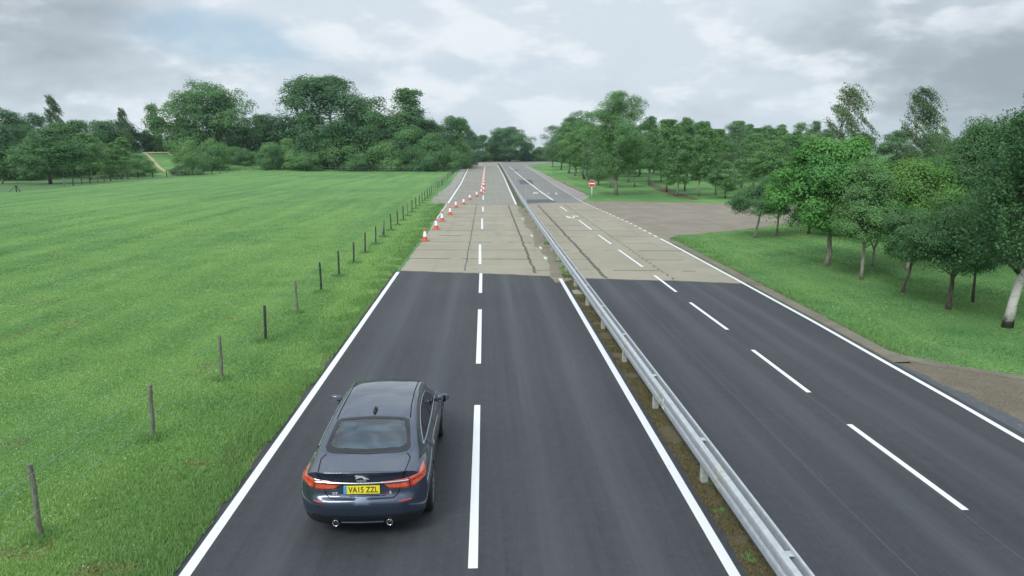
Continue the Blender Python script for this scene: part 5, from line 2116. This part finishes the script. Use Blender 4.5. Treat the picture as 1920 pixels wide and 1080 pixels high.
# rear screen: black border ring and tinted pane
lo_o, hi_o = rw(0.0)
lo_i, hi_i = rw(0.062)
lo_i = [(x, y + 0.035) for x, y in lo_i]
fr = MB()
for A, B in ((lo_o, lo_i), (hi_i, hi_o)):
    v, f = patch("x", v3(A), v3(B), DN, None, nu=40, nv=4, off=0.004, raw=True)
    fr.add(v, f)
for s in (-1, 1):
    a = [(s * 0.64, 0.78), (s * 0.575, 1.30)]
    b = [(s * (0.64 - .062), 0.78 + .037 + .035), (s * (0.575 - .062), 1.30 - .062)]
    a[1] = (s * 0.575, 1.30)
    v, f = patch("x", v3([(s * .64, .78), (s * .575, 1.30)]), v3([b[0], b[1]]), DN, None, nu=24, nv=4, off=0.004, raw=True)
    fr.add(v, f)
rwin = patch("rear_window", v3(rw(0.04)[0]), v3(rw(0.04)[1]), DN, M['glass'], nu=40, nv=20, off=0.001)
fro = fr.build("window_border", M['frit'], rwin, True)
lo_o, hi_o = ws_(0.0)
wwin = patch("windscreen", v3(ws_(0.03)[0], 1.2), v3(ws_(0.03)[1], 1.2), DN, M['glass'], nu=30, nv=20, off=0.001)
fr = MB()
for A, B in ((lo_o, ws_(0.05)[0]), (ws_(0.05)[1], hi_o)):
    v, f = patch("x", v3(A, 1.2), v3(B, 1.2), DN, None, nu=30, nv=4, off=0.004, raw=True)
    fr.add(v, f)
for s in (-1, 1):
    v, f = patch("x", v3([(s * .665, 3.84), (s * .575, 3.16)], 1.2), v3([(s * .615, 3.79), (s * .525, 3.21)], 1.2), DN, None, nu=20, nv=4, off=0.004, raw=True)
    fr.add(v, f)
fr.build("window_border", M['frit'], wwin, True)

# side glazing
for s in (-1, 1):
    d = (-s, 0, -0.25)
    X = 0.80 * s
    belt = [(X, 3.56, .955), (X, 2.9, .965), (X, 2.2, .985), (X, 1.5, 1.020), (X, 1.10, 1.055)]
    topl = [(X, 3.50, .985), (X, 3.22, 1.17), (X, 2.92, 1.312), (X, 2.5, 1.352), (X, 2.0, 1.345), (X, 1.65, 1.30), (X, 1.30, 1.195), (X, 1.08, 1.075)]

    def between(poly, y0, y1, n=14):
        ys = [p[1] for p in poly][::-1]
        zs = [p[2] for p in poly][::-1]
        return [(X, y, float(np.interp(y, ys, zs))) for y in np.linspace(y0, y1, n)]
    surround = patch("window_surround", between(belt, 3.56, 1.09, 30), between(topl, 3.50, 1.08, 30), d, M['black_trim'], nu=50, nv=10, off=0.003)
    for nm_, y0, y1 in (("front_side_window", 3.44, 2.47), ("rear_side_window", 2.37, 1.60), ("quarter_window", 1.545, 1.16)):
        bl = [(p[0], p[1], p[2] + 0.018) for p in between(belt, y0, y1)]
        tl = [(p[0], p[1], max(p[2] - 0.022, b_[2] + 0.004)) for p, b_ in zip(between(topl, y0 - .02, y1 + (0.0 if 'quarter' not in nm_ else .02)), bl)]
        patch(nm_, bl, tl, d, M['glass_side'], nu=20, nv=10, off=0.006)
    b = MB()
    line_on(b, between(belt, 3.58, 1.06, 30), d, 0.026, 0.006, 0.03, 0.008)
    line_on(b, [(X, 1.06, 1.058)] + between(topl, 1.08, 3.50, 30), d, 0.018, 0.006, 0.03, 0.006)
    b.build("window_trim", M['satin'], car, True)
    # shut lines of the doors
    b = MB()
    line_on(b, [(X, 3.62, .93), (X * 1.1, 3.60, .70), (X * 1.1, 3.55, .32)], (-s, 0, 0), 0.010)
    line_on(b, [(X, 2.42, .97), (X * 1.1, 2.40, .70), (X * 1.1, 2.38, .32)], (-s, 0, 0), 0.010)
    line_on(b, [(X, 1.30, 1.03), (X * 1.1, 1.42, .85), (X * 1.1, 1.50, .60), (X * 1.1, 1.56, .34)], (-s, 0, 0), 0.010)
    line_on(b, [(X * 1.1, 3.55, .32), (X * 1.1, 1.56, .34)], (-s, 0, 0), 0.010)
    b.build("door_gap", M['gap'], car)
    for yh in (2.58, 1.62):
        b = MB()
        line_on(b, [(X * 1.1, yh - .10, .845), (X * 1.1, yh + .10, .838)], (-s, 0, 0), 0.036, 0.012, 0.02, 0.018)
        b.build("door_handle", M['car'], car, True)
    # roof gutters
    b = MB()
    line_on(b, [(s * 0.578, 1.40, 1.4), (s * 0.560, 1.8, 1.4), (s * 0.553, 2.4, 1.4), (s * 0.565, 3.15, 1.4)], DN, 0.016, 0.002)
    b.build("roof_seam", M['gap'], car)
    # sill strip
    b = MB()
    line_on(b, [(s * 1.0, 3.55, .335), (s * 1.0, 1.55, .335)], (-s, 0, 0), 0.05, 0.004, 0.05, 0.01)
    b.build("sill_trim", M['black_trim'], car)
    # mirrors
    root_m = MB()
    prof = []
    mv, mf = [], []
    nu, nv = 14, 10
    for i in range(nu + 1):
        th = math.pi * i / nu
        for j in range(nv * 2):
            ph = math.pi * j / nv
            x = math.cos(th)
            rr_ = max(0.0, math.sin(th)) ** 0.7
            yq = rr_ * math.cos(ph)
            zq = rr_ * math.sin(ph)
            yq = yq * (0.10 if yq > 0 else 0.045)
            mv.append((s * (0.985 + 0.118 * x), 3.30 + yq + 0.02 * x, 1.015 + zq * 0.078 + 0.012 * x))
    for i in range(nu):
        for j in range(nv * 2):
            a, b_ = i * nv * 2 + j, i * nv * 2 + (j + 1) % (nv * 2)
            mf.append((a, b_, b_ + nv * 2, a + nv * 2))
    root_m.add(mv, mf)
    root_m.tube([(s * 0.83, 3.36, .955), (s * 0.90, 3.34, .985)], [0.028, 0.024], 8)
    mo_ = root_m.build("wing_mirror", M['car'], car, True)
    gm = MB()
    ring = [(s * (0.985 + 0.098 * math.cos(a)), 3.2525, 1.015 + 0.064 * math.sin(a)) for a in np.linspace(0, 2 * math.pi, 24, endpoint=False)]
    gm.add(ring, [tuple(range(24)) if s < 0 else tuple(range(24))])
    gm.build("mirror_glass", M['mirror'], mo_)

# boot, lamps, bumper
b = MB()
bl_ = [(-0.60, 0.635), (-0.655, 0.52), (-0.635, 0.30), (-0.615, 0.13)]
for s in (-1, 1):
    line_on(b, [(s * -x, y, 1.2) for x, y in bl_], DN, 0.012)
    line_on(b, [(s * 0.612, -.1, 1.04), (s * 0.585, -.1, .95), (s * 0.545, -.1, .80), (s * 0.50, -.1, .715), (s * 0.44, -.1, .685)], (0, 1, 0), 0.012)
line_on(b, [(-0.44, -.1, .685), (0, -.1, .68), (0.44, -.1, .685)], (0, 1, 0), 0.012)
b.build("boot_gap", M['gap'], car)
for s in (-1, 1):
    d = (-s * 0.42, 0.9, 0)
    top = [(s * 0.275, 0.08, .905), (s * 0.42, 0.1, .918), (s * 0.58, 0.12, .935), (s * 0.74, 0.2, .968), (s * 0.84, .33, .992), (s * 0.90, .50, .985)]
    bot = [(s * 0.335, 0.08, .858), (s * 0.41, 0.1, .80), (s * 0.58, 0.12, .792), (s * 0.72, 0.18, .815), (s * 0.83, .32, .872), (s * 0.90, .49, .945)]
    lamp = patch("tail_light", bot, top, d, M['tail'], nu=40, nv=10, off=0.002, thick=0.014)
    inn = MB()
    for u0, u1, w0, w1 in ((0.08, 0.43, .18, .62), (0.52, 0.93, .16, .55)):
        def q(u, w_):
            return samp(bot, u).lerp(samp(top, u), w_)
        v, f = patch("x", [q(u, w0) for u in np.linspace(u0, u1, 8)], [q(u, w1) for u in np.linspace(u0, u1, 8)], d, None, nu=14, nv=5, off=0.0178, raw=True)
        inn.add(v, f)
    inn.build("lamp_lens", M['tail_in'], lamp, True)
    b = MB()
    line_on(b, [samp(bot, 0.47).lerp(samp(top, .47), w_) for w_ in (0.0, .5, 1.0)], d, 0.010, 0.0182)
    b.build("lamp_gap", M['gap'], lamp)
b = MB()
cs = [(x, -.1, 0.893 + 0.022 * (abs(x) / .7) ** 2) for x in np.linspace(-0.66, 0.66, 30)]
line_on(b, cs, (0, 1, 0), 0.030, 0.018, 0.03, 0.010)
b.build("chrome_strip", M['chrome'], car, True)
b = MB()
line_on(b, [(-.60, -.1, 1.062), (-.3, -.1, 1.066), (0, -.1, 1.067), (.3, -.1, 1.066), (.60, -.1, 1.062)], (0, 1, 0), 0.030, 0.004, 0.03, 0.012)
b.build("boot_lip", M['car'], car, True)
b = MB()
line_on(b, [(-.33, -.1, .722), (0, -.1, .718), (.33, -.1, .722)], (0, 1, 0), 0.030, 0.004, 0.03, 0.012)
b.build("boot_ridge", M['car'], car, True)

# number plate
yp = on_body((0, -.1, .81), (0, 1, 0)).y
plate = empty("number_plate", (0, yp - 0.022, 0.812))
plate.parent = car
plate.rotation_euler = (R(-6), 0, 0)
b = MB()
b.box((0.0, 0, 0), (0.515, 0.010, 0.118), bevel=0.004)
pl = b.build("number_plate", M['plate'])
bpy.data.objects.remove(plate)
plate = pl
plate.parent = car
plate.location = (0, yp - 0.024, 0.808)
plate.rotation_euler = (R(-8), 0, 0)
b = MB()
b.box((-0.2345, -0.006, 0), (0.046, 0.004, 0.112), bevel=0.001)
b.build("blue_band", M['plate_blue'], plate)


def text_mesh(name, s, size, mat, parent, loc, rot, extrude=0.0015, bold=0.0, sx=1.0, align='CENTER', space=1.0, shear=0.0):
    cu = bpy.data.curves.new(name, 'FONT')
    cu.body = s
    cu.size = size
    cu.extrude = extrude
    cu.offset = bold
    cu.align_x = align
    cu.align_y = 'CENTER'
    cu.space_character = space
    cu.shear = shear
    o = bpy.data.objects.new(name, cu)
    COL.objects.link(o)
    bpy.context.view_layer.update()
    me = bpy.data.meshes.new_from_object(o.evaluated_get(bpy.context.evaluated_depsgraph_get()))
    bpy.data.objects.remove(o)
    me.materials.clear()
    me.materials.append(mat)
    o = link_mesh(name, me, parent)
    o.location = loc
    o.rotation_euler = rot
    o.scale = (sx, 1, 1)
    return o


text_mesh("plate_letters", "VA15 ZZL", 0.112, M['plate_ink'], plate, (0.022, -0.0065, -0.002), (R(90), 0, 0), 0.001, 0.0016, 0.82, space=1.06)

# leaping cat emblem and lettering, chrome
em = empty("emblem")
cat = [(-0.105, .038), (-0.10, .052), (-0.088, .058), (-0.078, .066), (-0.068, .056), (-0.05, .050), (-0.02, .050), (0.01, .046), (0.035, .036), (0.055, .020), (0.075, .008), (0.095, -.002),
       (0.118, -.012), (0.122, -.020), (0.105, -.018), (0.085, -.014), (0.066, -.010), (0.055, -.016), (0.066, -.024), (0.050, -.028), (0.040, -.012), (0.030, .004), (0.010, .014), (-0.015, .018),
       (-0.035, .014), (-0.055, .004), (-0.075, -.006), (-0.095, -.004), (-0.098, .004), (-0.078, .006), (-0.060, .016), (-0.068, .026), (-0.086, .030)]
bmx = bmesh.new()
vsx = [bmx.verts.new((x * .78, 0, z * .78)) for x, z in cat]
fx = bmx.faces.new(vsx)
ex = bmesh.ops.extrude_face_region(bmx, geom=[fx])
for g in ex['geom']:
    if isinstance(g, bmesh.types.BMVert):
        g.co.y -= 0.012
        g.co.x *= 0.97
        g.co.z = g.co.z * 0.9 + .001
bmesh.ops.triangulate(bmx, faces=[f for f in bmx.faces if len(f.verts) > 4])
bmesh.ops.recalc_face_normals(bmx, faces=bmx.faces[:])
mex = bpy.data.meshes.new("emblem")
bmx.to_mesh(mex)
bmx.free()
mex.materials.append(M['badge'])
bpy.data.objects.remove(em)
em = link_mesh("emblem", mex, car)
ye = on_body((0, -.1, .965), (0, 1, 0)).y
em.location = (0.0, ye - 0.006, 0.972)
em.scale = (1.15, 1.2, 1.15)
text_mesh("maker_lettering", "JAGUAR", 0.032, M['badge'], car, (0.0, on_body((0, -.1, .93), (0, 1, 0)).y - .004, 0.929), (R(90), 0, 0), 0.002, 0.0003, 1.1, space=1.15)
ybx = on_body((-.385, -.1, .745), (0, 1, 0)).y
text_mesh("badge", "XF", 0.056, M['badge'], car, (-.385, ybx - .006, 0.748), (R(90), 0, R(-5)), 0.002, 0.001, 1.35)
ybx = on_body((.385, -.1, .745), (0, 1, 0)).y
sb = text_mesh("badge", "S", 0.058, M['badge'], car, (.402, ybx - .006, 0.748), (R(90), 0, R(5)), 0.002, 0.0015, 1.3)
b = MB()
b.box((-.036, 0, -.001), (0.022, 0.022, 0.004), rot=None)
b.v = [(x, z_, 0.001) if False else (x, y_, z_) for x, y_, z_ in b.v]
b.build("badge_insert", M['badge_red'], sb)

# lower bumper, diffuser, exhausts
dif = patch("diffuser", [(-.70, 0.1, .245), (0, .1, .235), (.70, .1, .245)], [(-.74, .1, .435), (-.6, .1, .445), (0, .1, .43), (.6, .1, .445), (.74, .1, .435)], (0, 1, 0), M['black_trim'], nu=40, nv=8, off=0.004)
b = MB()
b.tube([(-0.30, 0.045, .338), (0.0, 0.032, .338), (0.30, 0.045, .338)], 0.012, 8)
b.build("diffuser_bar", M['car'], dif)
for s in (-1, 1):
    b = MB()
    b.lathe([(0.036, 0.06), (0.044, 0.0), (0.048, -0.012), (0.042, -0.014), (0.038, 0.0), (0.034, 0.09), (0.0001, 0.09)], 22)
    b.v = [(x + s * 0.385, z + 0.055, y + 0.325) for x, y, z in b.v]
    b.build("exhaust_tip", M['chrome'], car, True)
    b = MB()
    line_on(b, [(s * .52, -.1, .645), (s * .70, -.1, .65)], (0, 1, 0), 0.018, 0.004, 0.02, 0.003)
    b.build("bumper_reflector", M['tail'], car)
    b = MB()
    b.lathe([(0.0001, -0.004), (0.014, -0.003), (0.015, 0.0)], 10)
    p = on_body((s * .62, -.1, .58), (0, 1, 0))
    b.v = [(x + p.x, z + p.y, y + p.z) for x, y, z in b.v]
    b.build("parking_sensor", M['black_trim'], car)

# shark fin aerial
za = tv('z_c', 1.62)
fv = []
for (y, z, hw) in ((1.50, 0.0, .030), (1.53, .028, .018), (1.555, .062, .005), (1.60, .058, .008), (1.68, .026, .020), (1.76, 0.0, .026)):
    fv.append((y, z, hw))
b = MB()
base = [(1.49, 0.0), (1.78, 0.0)]
n = 12
for k, (sc, h) in enumerate(((1.0, -0.01), (0.86, .018), (0.62, .040), (0.34, .058), (0.12, .066))):
    for i in range(n):
        a = 2 * math.pi * i / n
        b.v.append((0.042 * sc * math.cos(a) * (1 if k < 2 else .6), 1.63 + 0.145 * sc * math.sin(a) - 0.055 * (max(h, 0) / .066) ** 1.2, za + h))
for k in range(4):
    for i in range(n):
        a, c_ = k * n + i, k * n + (i + 1) % n
        b.f.append((a, c_, c_ + n, a + n))
b.f.append(tuple(4 * n + i for i in range(n)))
b.build("roof_aerial", M['frit'], car, True)

# wheels
def wheel(s, wy, wz):
    root_w = empty("wheel", (s * 0.835, wy, wz))
    root_w.parent = car
    b = MB()
    b.lathe([(0.250, -0.10), (0.300, -0.118), (0.335, -0.112), (0.3505, -0.085), (0.352, 0.0), (0.3505, 0.085), (0.335, 0.112), (0.300, 0.118), (0.250, 0.095)], 48, 'x')
    b.v = [(x * s, y, z) for x, y, z in b.v]
    b.build("tyre", M['tyre'], root_w, True)
    b = MB()
    b.lathe([(0.252, -0.09), (0.235, -0.05), (0.228, 0.05), (0.250, 0.094), (0.262, 0.100), (0.254, 0.108), (0.236, 0.098)], 48, 'x')
    b.lathe([(0.0001, 0.075), (0.034, 0.075), (0.060, 0.060), (0.062, 0.02)], 20, 'x')
    for k in range(10):
        a = 2 * math.pi * k / 10
        for da in (-0.05, 0.05):
            p0 = (0.062, 0.05 * math.cos(a), 0.05 * math.sin(a))
            p1 = (0.088, 0.243 * math.cos(a + da), 0.243 * math.sin(a + da))
            b.tube([p0, ((p0[0] + p1[0]) / 2 - .004, (p0[1] + p1[1]) / 2, (p0[2] + p1[2]) / 2), p1], [0.017, 0.013, 0.012], 5)
    b.v = [(x * s, y, z) for x, y, z in b.v]
    b.build("rim", M['rim'], root_w, True)
    b = MB()
    b.lathe([(0.0001, 0.0), (0.17, 0.0), (0.17, 0.025), (0.0001, 0.025)], 24, 'x')
    b.v = [(x * s, y, z) for x, y, z in b.v]
    b.build("brake_disc", M['galv'], root_w)


for wy, wz in WHEELS:
    for s in (-1, 1):
        wheel(s, wy, wz - 0.0)

# cabin behind the glass
b = MB()
b.box((0, 0.98, 1.005), (1.16, 0.62, 0.05), bevel=0.02)
b.box((0, 1.32, 1.02), (1.18, 0.16, 0.50), bevel=0.05)
for xx in (-.36, .36):
    b.box((xx, 1.30, 1.25), (0.27, 0.11, 0.17), bevel=0.05)
b.build("rear_seat", M['seat'], car)
for xx in (-.36, .36):
    b = MB()
    b.box((xx, 2.30, .86), (0.50, 0.16, 0.74), Matrix.Rotation(R(12), 3, 'X'), bevel=0.06)
    b.box((xx, 2.20, 1.27), (0.28, 0.11, 0.19), bevel=0.05)
    b.box((xx, 2.56, .52), (0.52, 0.55, 0.18), bevel=0.06)
    b.build("front_seat", M['seat'], car)
b = MB()
b.box((0, 3.70, .85), (1.36, 0.46, 0.20), bevel=0.07)
b.box((0, 2.4, .34), (1.3, 2.9, 0.04))
b.build("dashboard", M['cabin'], car)
# small speaker grilles on the parcel shelf
for xx in (-.36, .34):
    b = MB()
    b.lathe([(0.0001, 0.0), (0.05, 0.0), (0.06, -0.01)], 16, 'z', (xx, 0.86, 1.034))
    b.build("shelf_speaker", M['satin'], car)

# ------------------------------------------------------------------ air
m = bpy.data.materials.new("air")
m.use_nodes = True
t = NT(m.node_tree)
t.n.clear()
pv = t.node('ShaderNodeVolumePrincipled')
pv.inputs['Color'].default_value = (0.70, 0.88, 0.95, 1)
pv.inputs['Density'].default_value = 0.00015
pv.inputs['Anisotropy'].default_value = 0.2
o = t.node('ShaderNodeOutputMaterial')
t.l.new(pv.outputs[0], o.inputs['Volume'])
b = MB()
b.box((0, 1860, 24), (5200, 4500, 52))
o = b.build("haze", m)
o['kind'] = 'stuff'
